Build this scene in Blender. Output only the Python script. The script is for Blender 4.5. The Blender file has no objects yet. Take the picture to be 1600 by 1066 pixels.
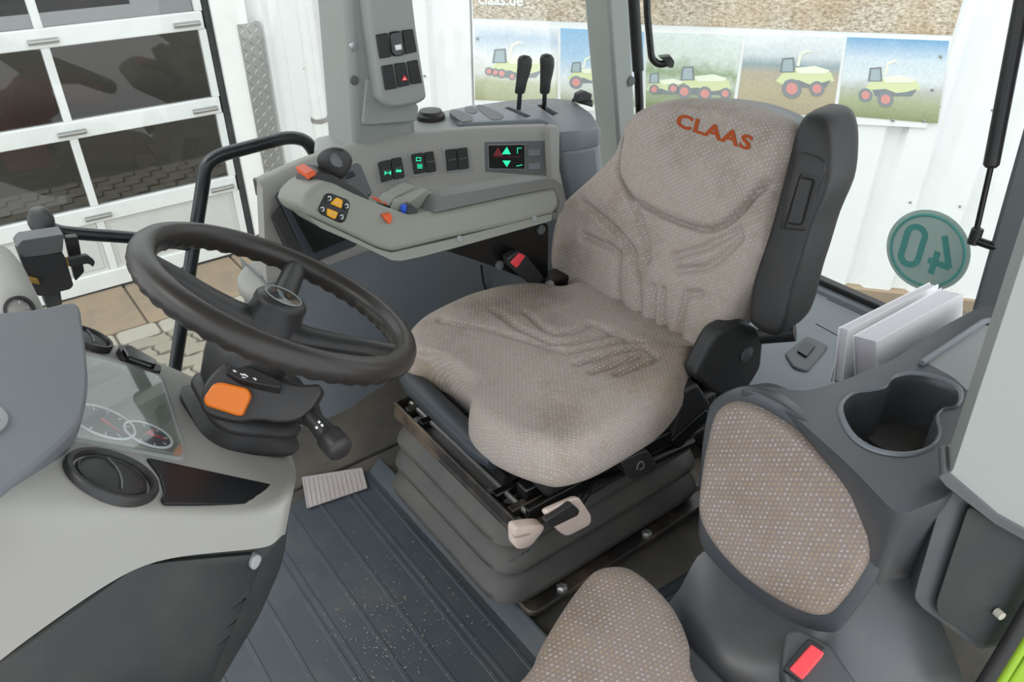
import bpy, bmesh, math, random
from mathutils import Vector, Matrix
random.seed(4)
SC = bpy.context.scene
COL = SC.collection
V = Vector

# ------------------------------------------------------------------ camera
FPX = 1203.0
PITCH = math.atan(780 / 1203.0)
AZ = math.radians(53)
CAM = V((0, 0, 1.2))
HD = V((math.cos(AZ), math.sin(AZ), 0)); RT = V((math.sin(AZ), -math.cos(AZ), 0)); ZZ = V((0, 0, 1))
FW = HD * math.cos(PITCH) - ZZ * math.sin(PITCH)
UP = HD * math.sin(PITCH) + ZZ * math.cos(PITCH)
cd = bpy.data.cameras.new('camera'); cam = bpy.data.objects.new('camera', cd); COL.objects.link(cam)
cd.sensor_fit = 'HORIZONTAL'; cd.sensor_width = 36; cd.lens = 36 * FPX / 1600; cd.clip_start = 0.02; cd.clip_end = 200
M = Matrix((RT, UP, -FW)).transposed().to_4x4(); M.translation = CAM
cam.matrix_world = M
SC.camera = cam

# ------------------------------------------------------------------ light
w = bpy.data.worlds.new('overcast_sky'); SC.world = w; w.use_nodes = True
wn = w.node_tree.nodes; wl = w.node_tree.links
bg = wn['Background']; bg.inputs[0].default_value = (0.93, 0.97, 1.0, 1); bg.inputs[1].default_value = 1.25
sd = bpy.data.lights.new('sun_offscreen', 'SUN'); sun = bpy.data.objects.new('sun_offscreen', sd); COL.objects.link(sun)
sd.energy = 1.0; sd.angle = math.radians(40); sd.color = (1.0, 0.97, 0.92)
sun.rotation_euler = V((0.50, -0.18, -0.85)).to_track_quat('-Z', 'Y').to_euler()
vs = SC.view_settings
vs.view_transform = 'Standard'; vs.look = 'None'; vs.exposure = 0.68; vs.gamma = 1.0; vs.use_curve_mapping = False

# ------------------------------------------------------------------ survey helpers: sight lines met with known planes
def ray(x, y): return FW * FPX + RT * (x - 800) + UP * (533 - y)
def at(x, y, X=None, Y=None, Z=None):
    v = ray(x, y)
    t = (X - CAM.x) / v.x if X is not None else (Y - CAM.y) / v.y if Y is not None else (Z - CAM.z) / v.z
    return CAM + v * t
def onp(x, y, p0, n):
    v = ray(x, y); return CAM + v * ((V(p0) - CAM).dot(V(n)) / v.dot(V(n)))

# ------------------------------------------------------------------ materials
MATS = {}
class NT:
    def __init__(s, name):
        s.m = bpy.data.materials.new(name); s.m.use_nodes = True
        s.n = s.m.node_tree.nodes; s.l = s.m.node_tree.links
        s.b = s.n['Principled BSDF']; s.out = s.n['Material Output']
    def node(s, t, **k):
        nd = s.n.new(t)
        for a, b in k.items(): setattr(nd, a, b)
        return nd
    def link(s, a, b): s.l.new(a, b)
    def math(s, op, a, b=None, c=None):
        nd = s.node('ShaderNodeMath', operation=op)
        for i, v in enumerate((a, b, c)):
            if v is None: continue
            if isinstance(v, (int, float)): nd.inputs[i].default_value = v
            else: s.link(v, nd.inputs[i])
        return nd.outputs[0]
    def mix(s, f, a, b, blend='MIX'):
        nd = s.node('ShaderNodeMix', data_type='RGBA', blend_type=blend)
        for i, v in ((0, f), (6, a), (7, b)):
            if isinstance(v, (int, float)): nd.inputs[i].default_value = v
            elif isinstance(v, tuple): nd.inputs[i].default_value = (*v[:3], 1)
            else: s.link(v, nd.inputs[i])
        return nd.outputs[2]
    def coord(s, kind='Object'): return s.node('ShaderNodeTexCoord').outputs[kind]
    def noise(s, vec, scale, detail=3, rough=0.5, lo=0.0, hi=1.0):
        nd = s.node('ShaderNodeTexNoise'); nd.inputs['Scale'].default_value = scale
        nd.inputs['Detail'].default_value = detail; nd.inputs['Roughness'].default_value = rough
        if vec is not None: s.link(vec, nd.inputs['Vector'])
        if (lo, hi) == (0.0, 1.0): return nd.outputs[0]
        mr = s.node('ShaderNodeMapRange'); mr.inputs[1].default_value = lo; mr.inputs[2].default_value = hi
        s.link(nd.outputs[0], mr.inputs[0]); return mr.outputs[0]
    def bump(s, h, strength=0.2, dist=0.001):
        nd = s.node('ShaderNodeBump'); nd.inputs['Strength'].default_value = strength; nd.inputs['Distance'].default_value = dist
        s.link(h, nd.inputs['Height']); s.link(nd.outputs[0], s.b.inputs['Normal'])
def lin(c):
    if isinstance(c, str):
        c = [int(c[i:i + 2], 16) / 255 for i in (0, 2, 4)]
        return tuple(x / 12.92 if x <= .04045 else ((x + .055) / 1.055) ** 2.4 for x in c)
    return c
def plastic(name, col, rough=0.5, grain=600, bump=0.25, dirt=0.12, dirtcol='8a7a68', spec=0.4, metallic=0.0):
    t = NT(name); c = lin(col); o = t.coord()
    f = t.noise(o, 7, 5, 0.6, 0.45, 0.75)
    f2 = t.math('MULTIPLY', f, dirt)
    cc = t.mix(f2, c, lin(dirtcol)); t.link(cc, t.b.inputs['Base Color'])
    t.b.inputs['Roughness'].default_value = rough; t.b.inputs['Metallic'].default_value = metallic
    t.b.inputs['Specular IOR Level'].default_value = spec
    if bump: t.bump(t.noise(o, grain, 2), bump, 0.0006)
    MATS[name] = t.m; return t.m
def flat(name, col, rough=0.5, emit=0, metallic=0, spec=0.4):
    t = NT(name); c = lin(col)
    t.b.inputs['Base Color'].default_value = (*c, 1); t.b.inputs['Roughness'].default_value = rough
    t.b.inputs['Metallic'].default_value = metallic; t.b.inputs['Specular IOR Level'].default_value = spec
    if emit:
        t.b.inputs['Emission Color'].default_value = (*c, 1); t.b.inputs['Emission Strength'].default_value = emit
    MATS[name] = t.m; return t.m
def glass(name, refl=0.06, tint=(1, 1, 1), rough=0.0):
    t = NT(name); t.n.remove(t.b)
    tr = t.node('ShaderNodeBsdfTransparent'); tr.inputs[0].default_value = (*tint, 1)
    gl = t.node('ShaderNodeBsdfGlossy'); gl.inputs['Roughness'].default_value = rough; gl.inputs[0].default_value = (1, 1, 1, 1)
    fr = t.node('ShaderNodeLayerWeight'); fr.inputs[0].default_value = 0.35
    fac = t.math('MULTIPLY_ADD', fr.outputs['Fresnel'], refl * 2, refl * 0.5)
    mx = t.node('ShaderNodeMixShader'); t.link(fac, mx.inputs[0]); t.link(tr.outputs[0], mx.inputs[1]); t.link(gl.outputs[0], mx.inputs[2])
    t.link(mx.outputs[0], t.out.inputs[0]); MATS[name] = t.m; return t.m

plastic('grey_light', '95948f', 0.55, 500, 0.3, 0.25, '8f867a')
plastic('grey_arm', '878a80', 0.5, 700, 0.12, 0.1)
plastic('grey_armtop', '686966', 0.55, 500, 0.25, 0.1)
plastic('grey_mid', '8f9291', 0.5, 500, 0.2, 0.12)
plastic('grey_pillar', '8e938f', 0.5, 500, 0.15, 0.05)
plastic('grey_pillar_dark', '6b7072', 0.5, 500, 0.15, 0.05)
plastic('grey_house', '6e747a', 0.4, 500, 0.2, 0.08, spec=0.5)
plastic('grey_panel', '2a2e2e', 0.5, 500, 0.25, 0.1)
plastic('grey_dark', '5b5e60', 0.5, 500, 0.25, 0.12)
plastic('grey_hood', '6e7277', 0.55, 450, 0.4, 0.06)
plastic('grey_console', '6e747a', 0.4, 500, 0.2, 0.08, spec=0.5)
plastic('grey_shell', '43464a', 0.36, 500, 0.2, 0.12, spec=0.55)
plastic('grey_shell_side', '807f7c', 0.5, 500, 0.3, 0.15)
plastic('black_plastic', '2b2b2c', 0.42, 500, 0.2, 0.12, '6a5c4e')
plastic('black_soft', '2f2f30', 0.5, 350, 0.4, 0.1, '6a5c4e')
plastic('rubber', '474644', 0.48, 300, 0.15, 0.35, '6b655c')
plastic('wheel_rubber', '2d2a28', 0.36, 500, 0.12, 0.1, '5a4c40')
plastic('black_metal', '141414', 0.25, 60, 0.1, 0.1, '3a3a3a', 0.5)
plastic('bar_metal', '10151a', 0.25, 60, 0.0, 0.0, spec=0.5)
plastic('tray_metal', '2a2725', 0.35, 30, 0.3, 0.75, '8b7660', 0.5)
plastic('tube_blue', '33393f', 0.4, 200, 0.1, 0.1)
plastic('lever_white', 'cbb9ae', 0.55, 200, 0.2, 0.5, '8d7a6c')
plastic('mat_rubber', '3c434a', 0.5, 40, 0.15, 0.5, '5c5a54')
plastic('chaff', '8a8474', 0.9, 60, 0.1, 0.2)
plastic('carpet', '4f4c47', 0.95, 900, 0.9, 0.4, '817869')
plastic('pad_metal', 'b1a9a8', 0.5, 60, 0.2, 0.3)
plastic('screen_dark', '2e3239', 0.35, 300, 0.05, 0.05)
plastic('switch_black', '262728', 0.45, 500, 0.1, 0.05)
plastic('white_paint', 'eceeed', 0.5, 40, 0.05, 0.05)
plastic('door_white', 'e6e8e6', 0.45, 40, 0.05, 0.1)
plastic('door_panel', 'cfcfcb', 0.7, 300, 0.3, 0.1)
plastic('plaster', 'f6f6f3', 0.9, 90, 0.3, 0.08)
plastic('steel', 'a9a9a6', 0.35, 60, 0.1, 0.2, metallic=0.7)
plastic('seal', '34383a', 0.7, 60, 0.1, 0.2)
plastic('paper', 'f2f2f2', 0.8, 60, 0.05, 0.0)
plastic('paper_page', 'd9d6dc', 0.85, 60, 0.05, 0.0)
plastic('concrete', '9c8a74', 0.9, 40, 0.4, 0.55, '7b736a')
plastic('paver', '948e80', 0.9, 60, 0.5, 0.5, '88827a')
plastic('paver_pale', 'a9a598', 0.9, 60, 0.5, 0.4, '98928a')
plastic('ground', '6f6a60', 0.95, 60, 0.5, 0.5, '57534c')
plastic('green_paint', '8fb52a', 0.4, 60, 0.05, 0.2)
plastic('headliner', '9a9a96', 0.9, 400, 0.3, 0.0)
flat('orange', 'd9731c', 0.4); flat('orange_red', 'd2562a', 0.45); flat('red_button', 'e2474f', 0.35)
flat('yellow', 'e2a21c', 0.4); flat('blue', '2a55c4', 0.4); flat('white_mark', 'e8e8e8', 0.5)
flat('gold', 'a98a4a', 0.4, metallic=0.6); flat('chrome', 'b9bcc0', 0.2, metallic=0.9)
flat('green_lit', '28d6a0', 0.5, 0.5); flat('red_dim', '7e1f2c', 0.5); flat('red_lit', 'e0303a', 0.5, 0.3)
flat('black_gloss', '0b0b0d', 0.12, spec=0.6); flat('dial', '2a2d2e', 0.5); flat('needle', 'd22a3a', 0.5)
flat('matte_black', '0d0d0d', 0.9, spec=0.1)
flat('logo_orange', 'a04c2a', 0.9, spec=0.1)
flat('sign_pale', 'cfdfd7', 0.6); flat('sign_green', '66b3ab', 0.6); flat('sign_edge', '9fb0a9', 0.5)
flat('print_green', 'd9e0b0', 0.6); flat('print_pale', 'eef2dc', 0.6); flat('print_dark', '868d90', 0.6)
flat('print_red', 'dc9a94', 0.6); flat('print_tyre', '8d9296', 0.6); flat('print_glass', 'a9b8bc', 0.6); flat('print_white', 'eef0ee', 0.6)
flat('room_dark', '30302f', 0.9); flat('machine_red', '8f2432', 0.5); flat('machine_green', '7d8c22', 0.5); flat('machine_black', '26282c', 0.5)
flat('panel_black', '15171b', 0.42); flat('lens_dark', '161819', 0.2)
glass('window_glass', 0.03, (0.97, 0.985, 0.98))
glass('garage_glass', 0.22, (0.62, 0.63, 0.62))
glass('cluster_glass', 0.085, (0.9, 0.92, 0.92))

def fabric(name, base='9d938c', cell=(0.0058, 0.0086), yellow=0.3, amount=0.66, pale='bdb6ae', yel='b3a377'):
    t = NT(name); uv = t.coord('UV')
    sp = t.node('ShaderNodeSeparateXYZ'); t.link(uv, sp.inputs[0])
    v = t.math('DIVIDE', sp.outputs[1], cell[1]); u0 = t.math('DIVIDE', sp.outputs[0], cell[0])
    cx = t.math('FLOOR', u0); fx = t.math('FRACT', u0)
    par = t.math('MULTIPLY', t.math('MODULO', t.math('ABSOLUTE', cx), 2.0), 0.5)
    v = t.math('ADD', v, par); row = t.math('FLOOR', v); fy = t.math('FRACT', v)
    dx = t.math('ABSOLUTE', t.math('SUBTRACT', t.math('ADD', fx, t.math('MULTIPLY', t.math('SUBTRACT', fy, .5), .22)), 0.5))
    dy = t.math('ABSOLUTE', t.math('SUBTRACT', fy, 0.5))
    def soft(d, lim):
        mr = t.node('ShaderNodeMapRange'); mr.inputs[1].default_value = lim + 0.08; mr.inputs[2].default_value = lim - 0.08
        t.link(d, mr.inputs[0]); return mr.outputs[0]
    dash = t.math('MULTIPLY', soft(dx, 0.20), soft(dy, 0.24))
    cmb = t.node('ShaderNodeCombineXYZ'); t.link(cx, cmb.inputs[0]); t.link(row, cmb.inputs[1])
    wn_ = t.node('ShaderNodeTexWhiteNoise', noise_dimensions='2D'); t.link(cmb.outputs[0], wn_.inputs[0])
    dcol = t.mix(t.math('LESS_THAN', wn_.outputs[0], yellow), lin(pale), lin(yel))
    ob = t.coord()
    weave = t.noise(uv, 1400, 2)
    bcol = t.mix(weave, lin(base), tuple(min(1, x * 1.18) for x in lin(base)))
    stain = t.noise(ob, 4.5, 6, 0.6, 0.45, 0.72)
    dust = t.noise(ob, 3.1, 5, 0.62, 0.50, 0.75)
    bcol = t.mix(t.math('MULTIPLY', dust, 0.6), bcol, lin('9c8468'))
    bcol = t.mix(t.math('MULTIPLY', stain, 0.7), bcol, lin('5f5248'))
    amt = t.math('MULTIPLY', dash, t.math('SUBTRACT', amount, t.math('MULTIPLY', dust, 0.2)))
    amt = t.math('MULTIPLY', amt, t.math('MULTIPLY_ADD', wn_.outputs[0], .6, .6))
    t.link(t.mix(amt, bcol, dcol), t.b.inputs['Base Color'])
    t.b.inputs['Roughness'].default_value = 0.95; t.b.inputs['Specular IOR Level'].default_value = 0.1
    t.b.inputs['Sheen Weight'].default_value = 0.1
    t.bump(t.math('ADD', weave, dash), 0.25, 0.0006)
    MATS[name] = t.m
fabric('fabric'); fabric('fabric_yellow', '80746f', (0.0062, 0.0080), 0.65, 0.5)

def print_mat(name, stops, noise=0.25, scale=6.0, base_scale=60):
    """printed picture: colour bands up the picture with noisy borders"""
    t = NT(name); g = t.coord('Generated'); sp = t.node('ShaderNodeSeparateXYZ'); t.link(g, sp.inputs[0])
    nz = t.noise(t.coord(), scale, 6, 0.65)
    h = t.math('ADD', sp.outputs[2], t.math('MULTIPLY', t.math('SUBTRACT', nz, 0.5), noise))
    cr = t.node('ShaderNodeValToRGB'); t.link(h, cr.inputs[0])
    el = cr.color_ramp.elements
    while len(el) < len(stops): el.new(0.5)
    for e, (p, c) in zip(el, stops): e.position = p; e.color = (*lin(c), 1)
    fine = t.noise(t.coord(), base_scale, 4, 0.7, 0.3, 0.7)
    t.link(t.mix(0.25, cr.outputs[0], t.mix(fine, lin('8f9a6f'), lin('ffffff')), 'MULTIPLY'), t.b.inputs['Base Color'])
    t.b.inputs['Roughness'].default_value = 0.6; MATS[name] = t.m
print_mat('print_a', [(0, 'a9ab86'), (.25, 'c2c4a4'), (.36, 'e6e9e4'), (.6, 'f4f6f8'), (.85, 'c9d8ea'), (1, 'f2f6fa')])
print_mat('print_b', [(0, 'a0a584'), (.2, 'd8dcd4'), (.35, 'e8eef2'), (.6, 'bcd8f0'), (1, '9cc8ee')])
print_mat('print_c', [(0, '8a9a6c'), (.22, 'aab598'), (.35, 'c9d2c4'), (.5, '9db08c'), (.7, 'dfe8e2'), (1, 'e8f0ee')], 0.6, 9)
print_mat('print_d', [(0, 'b3a68e'), (.3, 'c4b89c'), (.52, 'bfb6a4'), (.62, '9fb0b6'), (.74, 'dce2e6'), (1, 'f0f4f8')], 0.12)
print_mat('print_e', [(0, '8f9a70'), (.24, 'b2bb98'), (.38, 'c5c8c0'), (.5, 'e6ecf0'), (.75, 'dbe8f4'), (1, '7fb2dc')], 0.15)
def straw():
    t = NT('print_straw'); o = t.coord()
    mp = t.node('ShaderNodeMapping'); mp.inputs['Scale'].default_value = (1, 1, 2.2); t.link(o, mp.inputs[0])
    n1 = t.noise(mp.outputs[0], 42, 8, 0.85, 0.40, 0.60); n2 = t.noise(o, 3, 3, 0.6, 0.4, 0.65)
    c = t.mix(n1, lin('7a6a58'), lin('f0e6d4')); c = t.mix(t.math('MULTIPLY', n2, .35), c, lin('b08a4c'))
    t.link(c, t.b.inputs['Base Color']); t.b.inputs['Roughness'].default_value = 0.7; MATS['print_straw'] = t.m
straw()
def checker_plate():
    t = NT('checker_plate'); o = t.coord(); mp = t.node('ShaderNodeMapping'); mp.inputs['Rotation'].default_value = (0, math.radians(45), 0)
    t.link(o, mp.inputs[0]); br = t.node('ShaderNodeTexBrick'); t.link(mp.outputs[0], br.inputs[0])
    t.b.inputs['Base Color'].default_value = (*lin('b8b6b0'), 1); t.b.inputs['Metallic'].default_value = 0.6; t.b.inputs['Roughness'].default_value = 0.4
    MATS['checker_plate'] = t.m
checker_plate()

# ------------------------------------------------------------------ mesh helpers
WPOS = {}
def link(name, verts, faces, mat, parent=None, smooth=True, bevel=0, seg=2, subd=0, uvs=None, mats=None, fmat=None, sharp=40):
    lo = [min(v[i] for v in verts) for i in range(3)]; hi = [max(v[i] for v in verts) for i in range(3)]
    c = V(((lo[0] + hi[0]) / 2, (lo[1] + hi[1]) / 2, lo[2]))
    me = bpy.data.meshes.new(name)
    me.from_pydata([tuple(V(v) - c) for v in verts], [], faces)
    if uvs:
        ul = me.uv_layers.new(name='UVMap')
        for lp in me.loops: ul.data[lp.index].uv = uvs[lp.vertex_index]
    for m in (mats or [mat]): me.materials.append(MATS[m])
    if fmat:
        for p_, k in zip(me.polygons, fmat): p_.material_index = k
    bm = bmesh.new(); bm.from_mesh(me); bmesh.ops.recalc_face_normals(bm, faces=bm.faces); bm.to_mesh(me); bm.free()
    o = bpy.data.objects.new(name, me); COL.objects.link(o)
    if parent is not None:
        o.parent = parent; o.location = c - WPOS[parent.name]
    else: o.location = c
    WPOS[o.name] = c
    if bevel:
        md = o.modifiers.new('bevel', 'BEVEL'); md.width = bevel; md.segments = seg; md.limit_method = 'ANGLE'; md.angle_limit = math.radians(35)
        md.use_clamp_overlap = True
    if subd:
        md = o.modifiers.new('sub', 'SUBSURF'); md.levels = subd; md.render_levels = subd
    if smooth:
        for p_ in me.polygons: p_.use_smooth = True
        if not subd:
            me.set_sharp_from_angle(angle=math.radians(sharp))
    return o
def thing(name, loc, label, cat, group=None):
    o = bpy.data.objects.new(name, None); COL.objects.link(o); o.location = loc; o.empty_display_size = .05
    WPOS[o.name] = V(loc); return tag(o, label, cat, group)
def tag(o, label=None, cat=None, group=None, kind=None):
    if label: o['label'] = label
    if cat: o['category'] = cat
    if group: o['group'] = group
    if kind: o['kind'] = kind
    return o

class MB:
    """collects verts and faces of one piece"""
    def __init__(s): s.v = []; s.f = []; s.m = []; s.cur = 0
    def add(s, vs_, fs):
        k = len(s.v); s.v += [V(q) for q in vs_]; s.f += [tuple(k + i for i in f) for f in fs]; s.m += [s.cur] * len(fs); return s
    def frame_box(s, c, ax, size):
        c = V(c); x, y, z = [V(a).normalized() * (d / 2) for a, d in zip(ax, size)]
        return s.add([c + x * i + y * j + z * k for i, j, k in ((-1, -1, -1), (1, -1, -1), (1, 1, -1), (-1, 1, -1), (-1, -1, 1), (1, -1, 1), (1, 1, 1), (-1, 1, 1))],
                     [(0, 3, 2, 1), (4, 5, 6, 7), (0, 1, 5, 4), (1, 2, 6, 5), (2, 3, 7, 6), (3, 0, 4, 7)])
    def box(s, lo, hi):
        c = [(a + b) / 2 for a, b in zip(lo, hi)]; return s.frame_box(c, ((1, 0, 0), (0, 1, 0), (0, 0, 1)), [b - a for a, b in zip(lo, hi)])
    def prism(s, poly, vec):
        n = len(poly); vec = V(vec)
        return s.add([V(p) for p in poly] + [V(p) + vec for p in poly], [tuple(range(n)), tuple(range(2 * n - 1, n - 1, -1))] + [(i, i + n, (i + 1) % n + n, (i + 1) % n) for i in range(n)])
    def loft(s, rings, cap=True, closed=True):
        n = len(rings[0]); vs_ = [p for r_ in rings for p in r_]; fs = []
        for k in range(len(rings) - 1):
            for i in range(n if closed else n - 1):
                j = (i + 1) % n; fs.append((k * n + i, k * n + j, (k + 1) * n + j, (k + 1) * n + i))
        if cap and closed: fs += [tuple(range(n - 1, -1, -1)), tuple(range((len(rings) - 1) * n, len(rings) * n))]
        return s.add(vs_, fs)
    def tube(s, pts, r, n=12, cap=True, closed=False):
        pts = [V(p) for p in pts]; rr = r if isinstance(r, (list, tuple)) else [r] * len(pts)
        ref = V((0, 0, 1)); rings = []
        for i, p in enumerate(pts):
            a = pts[i - 1] if (i or closed) else p; b = pts[(i + 1) % len(pts)] if (i + 1 < len(pts) or closed) else p
            t = (b - a).normalized()
            if abs(t.dot(ref)) > .95: ref = V((1, 0, 0)) if abs(t.x) < .9 else V((0, 1, 0))
            x = t.cross(ref).normalized(); y = x.cross(t).normalized(); ref = y
            rings.append([p + (x * math.cos(q) + y * math.sin(q)) * rr[i] for q in [2 * math.pi * k / n for k in range(n)]])
        if closed:
            # align the closing ring
            return s.loft(rings + [rings[0]], cap=False)
        return s.loft(rings, cap)
    def lathe(s, c, axis, prof, n=32, ref=(1, 0, 0), cap=True, sx=1.0):
        c = V(c); a = V(axis).normalized(); x = V(ref) - a * V(ref).dot(a); x.normalize(); y = a.cross(x)
        return s.loft([[c + a * h + (x * math.cos(q) * sx + y * math.sin(q)) * r for q in [2 * math.pi * k / n for k in range(n)]] for r, h in prof], cap)
    def build(s, name, mat, parent=None, **k): return link(name, s.v, s.f, mat, parent, fmat=s.m if k.get('mats') else None, **k)

def fillet(pts, r, n=4):
    pts = [V(p) for p in pts]; out = []
    for i, p in enumerate(pts):
        a = pts[i - 1] - p; b = pts[(i + 1) % len(pts)] - p
        rr = r[i] if isinstance(r, (list, tuple)) else r
        d = min(rr, a.length * .48, b.length * .48)
        if d < 1e-5: out.append(p); continue
        p0 = p + a.normalized() * d; p2 = p + b.normalized() * d
        for k in range(n + 1):
            t = k / n; out.append(p0 * (1 - t) ** 2 + p * 2 * t * (1 - t) + p2 * t * t)
    return out
def path_fillet(pts, r, n=6):
    pts = [V(p) for p in pts]; out = [pts[0]]
    for i in range(1, len(pts) - 1):
        p = pts[i]; a = pts[i - 1] - p; b = pts[i + 1] - p; d = min(r, a.length * .48, b.length * .48)
        p0 = p + a.normalized() * d; p2 = p + b.normalized() * d
        for k in range(n + 1):
            t = k / n; out.append(p0 * (1 - t) ** 2 + p * 2 * t * (1 - t) + p2 * t * t)
    return out + [pts[-1]]
def smooth_loop(pts, sub=4):
    pts = [V(p) for p in pts]; n = len(pts); out = []
    for i in range(n):
        p0, p1, p2, p3 = pts[i - 1], pts[i], pts[(i + 1) % n], pts[(i + 2) % n]
        for k in range(sub):
            t = k / sub
            out.append(((p1 * 2) + (p2 - p0) * t + (p0 * 2 - p1 * 5 + p2 * 4 - p3) * t * t + (p1 * 3 - p0 - p2 * 3 + p3) * t ** 3) * .5)
    return out
def smooth_path(pts, sub=6):
    pts = [V(p) for p in pts]; q = [pts[0] * 2 - pts[1]] + pts + [pts[-1] * 2 - pts[-2]]; out = []
    for i in range(1, len(q) - 2):
        p0, p1, p2, p3 = q[i - 1:i + 3]
        for k in range(sub):
            t = k / sub
            out.append(((p1 * 2) + (p2 - p0) * t + (p0 * 2 - p1 * 5 + p2 * 4 - p3) * t * t + (p1 * 3 - p0 - p2 * 3 + p3) * t ** 3) * .5)
    return out + [pts[-1]]
def slab(name, px, plane, vec, mat, parent=None, round_=0.0, **k):
    """outline read on a known plane (point, normal), given thickness along vec"""
    poly = [onp(x, y, *plane) for x, y in px]
    if round_: poly = fillet(poly, round_)
    return MB().prism(poly, vec).build(name, mat, parent, **k)
def text_mesh(body, size, bold=0.0, space=1.0):
    cu = bpy.data.curves.new('lettering', 'FONT'); cu.body = body; cu.size = size; cu.align_x = 'CENTER'; cu.align_y = 'CENTER'; cu.offset = bold; cu.space_character = space; cu.resolution_u = 3
    ob = bpy.data.objects.new('lettering', cu); COL.objects.link(ob)
    dg = bpy.context.evaluated_depsgraph_get(); me = bpy.data.meshes.new_from_object(ob.evaluated_get(dg))
    vs_ = [v.co.copy() for v in me.vertices]; fs = [tuple(p.vertices) for p in me.polygons]
    bpy.data.objects.remove(ob); bpy.data.meshes.remove(me); bpy.data.curves.remove(cu)
    return vs_, fs
def pad_rings(outline, frame, height, profile, inner=26, groove=None, bulge=None):
    """upholstered pad: outline in plane coordinates (a, b); rings run inwards with height; returns verts, faces, uvs"""
    o, ea, eb, en = frame; n = len(outline)
    ca = sum(p[0] for p in outline) / n; cb = sum(p[1] for p in outline) / n
    rings = []
    for sc_, h in profile: rings.append((sc_, h, True))
    s0, h0 = profile[-1]
    for k in range(1, inner + 1): rings.append((s0 * (1 - k / (inner + .5)), h0, False))
    vs_, uv = [], []
    for sc_, h, _ in rings:
        for (a, b) in outline:
            A = ca + (a - ca) * sc_; B = cb + (b - cb) * sc_
            hh = h + (bulge(A, B) if bulge and h > 0 else 0)
            if groove and h > .02: hh += groove(A, B) * (1.0 if sc_ <= .93 else .5)
            vs_.append(o + ea * A + eb * B + en * hh)
            side = (h0 - h)
            dd = V((a - ca, b - cb)); dd = dd.normalized() if dd.length > 0 else dd
            uv.append((A + dd.x * side, B + dd.y * side))
    fs = []
    m = len(rings)
    for k in range(m - 1):
        for i in range(n):
            j = (i + 1) % n; fs.append((k * n + i, k * n + j, (k + 1) * n + j, (k + 1) * n + i))
    fs.append(tuple(range((m - 1) * n, m * n))); fs.append(tuple(range(n - 1, -1, -1)))
    return vs_, fs, uv
def cut(o, mb):
    """sinks a real recess of the shape mb into the mesh of o"""
    me = bpy.data.meshes.new('recess'); me.from_pydata([tuple(v) for v in mb.v], [], mb.f)
    bm = bmesh.new(); bm.from_mesh(me); bmesh.ops.recalc_face_normals(bm, faces=bm.faces); bm.to_mesh(me); bm.free()
    c = bpy.data.objects.new('recess', me); COL.objects.link(c)
    md = o.modifiers.new('recess', 'BOOLEAN'); md.operation = 'DIFFERENCE'; md.solver = 'EXACT'; md.object = c
    bpy.context.view_layer.update()
    dg = bpy.context.evaluated_depsgraph_get(); new = bpy.data.meshes.new_from_object(o.evaluated_get(dg)); nm = o.data.name
    o.modifiers.clear(); o.data = new; new.name = nm
    bpy.data.objects.remove(c); bpy.data.meshes.remove(me)
    new.set_sharp_from_angle(angle=math.radians(40))
def seg_dist(p, a, b):
    ab = (b[0] - a[0], b[1] - a[1]); ap = (p[0] - a[0], p[1] - a[1]); L = ab[0] ** 2 + ab[1] ** 2 + 1e-12
    t = max(0, min(1, (ap[0] * ab[0] + ap[1] * ab[1]) / L)); dx = ap[0] - ab[0] * t; dy = ap[1] - ab[1] * t
    return math.hypot(dx, dy)
def groove_fn(lines, depth, width):
    boxes = [(min(p[0] for p in l) - 3 * width, max(p[0] for p in l) + 3 * width, min(p[1] for p in l) - 3 * width, max(p[1] for p in l) + 3 * width) for l in lines]
    def f(a, b):
        d = 9
        for ln, bx in zip(lines, boxes):
            if not (bx[0] < a < bx[1] and bx[2] < b < bx[3]): continue
            for i in range(len(ln) - 1): d = min(d, seg_dist((a, b), ln[i], ln[i + 1]))
        return -depth * math.exp(-(d / width) ** 2)
    return f

# ================================================================== outside
GZ = -1.2; DY = 5.03
g = MB().box((-6, -3, GZ - .2), (9, 9, GZ - .012)).build('ground', 'ground', smooth=False); tag(g, kind='structure')
# concrete slabs along the garage, then interlocking pavers
sx = [-1.6, -.35, .62, 1.32, 2.2]
for i in range(4):
    MB().box((sx[i] + .006, 4.12 + .3 * 1.0, GZ - .05), (sx[i + 1] - .006, DY - .02, GZ + .004 * (i % 2))).build('concrete_slab', 'concrete', g, bevel=.008)
x = -1.2
while x < 2.2:
    L = random.uniform(.17, .25)
    poly = fillet([(x + .006, 4.265, GZ - .05), (x + L - .006, 4.265, GZ - .05), (x + L - .006, 4.41, GZ - .05), (x + .006, 4.41, GZ - .05)], .03, 3)
    MB().prism(poly, (0, 0, .05 + random.uniform(-.004, .004))).build('border_stone', 'paver_pale', g, bevel=.008, seg=1)
    x += L
def paver_outline(sc):
    a, b = .11, .056; pts = []
    for (x0, y0, x1, y1, w_) in ((-a, -b, a, -b, .014), (a, -b, a, b, .010), (a, b, -a, b, -.014), (-a, b, -a, -b, -.010)):
        for k in range(6):
            t = k / 6; nx, ny = (y1 - y0), -(x1 - x0); L = math.hypot(nx, ny)
            o_ = math.sin(2 * math.pi * t) * w_
            # opposite sides wave alike so that neighbours interlock
            if (x0, y0) == (-a, -b) or (x0, y0) == (a, b): pts.append(((x0 + (x1 - x0) * t) * sc, (y0 + (y1 - y0) * t + math.sin(2 * math.pi * (t if x0 < 0 else 1 - t)) * .014) * sc))
            else: pts.append(((x0 + math.sin(2 * math.pi * (t if y0 < 0 else 1 - t)) * .010) * sc, (y0 + (y1 - y0) * t) * sc))
    return pts
pm = None
o0 = paver_outline(.955); o1 = paver_outline(.90)
rows = 0
y = 4.20
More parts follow.
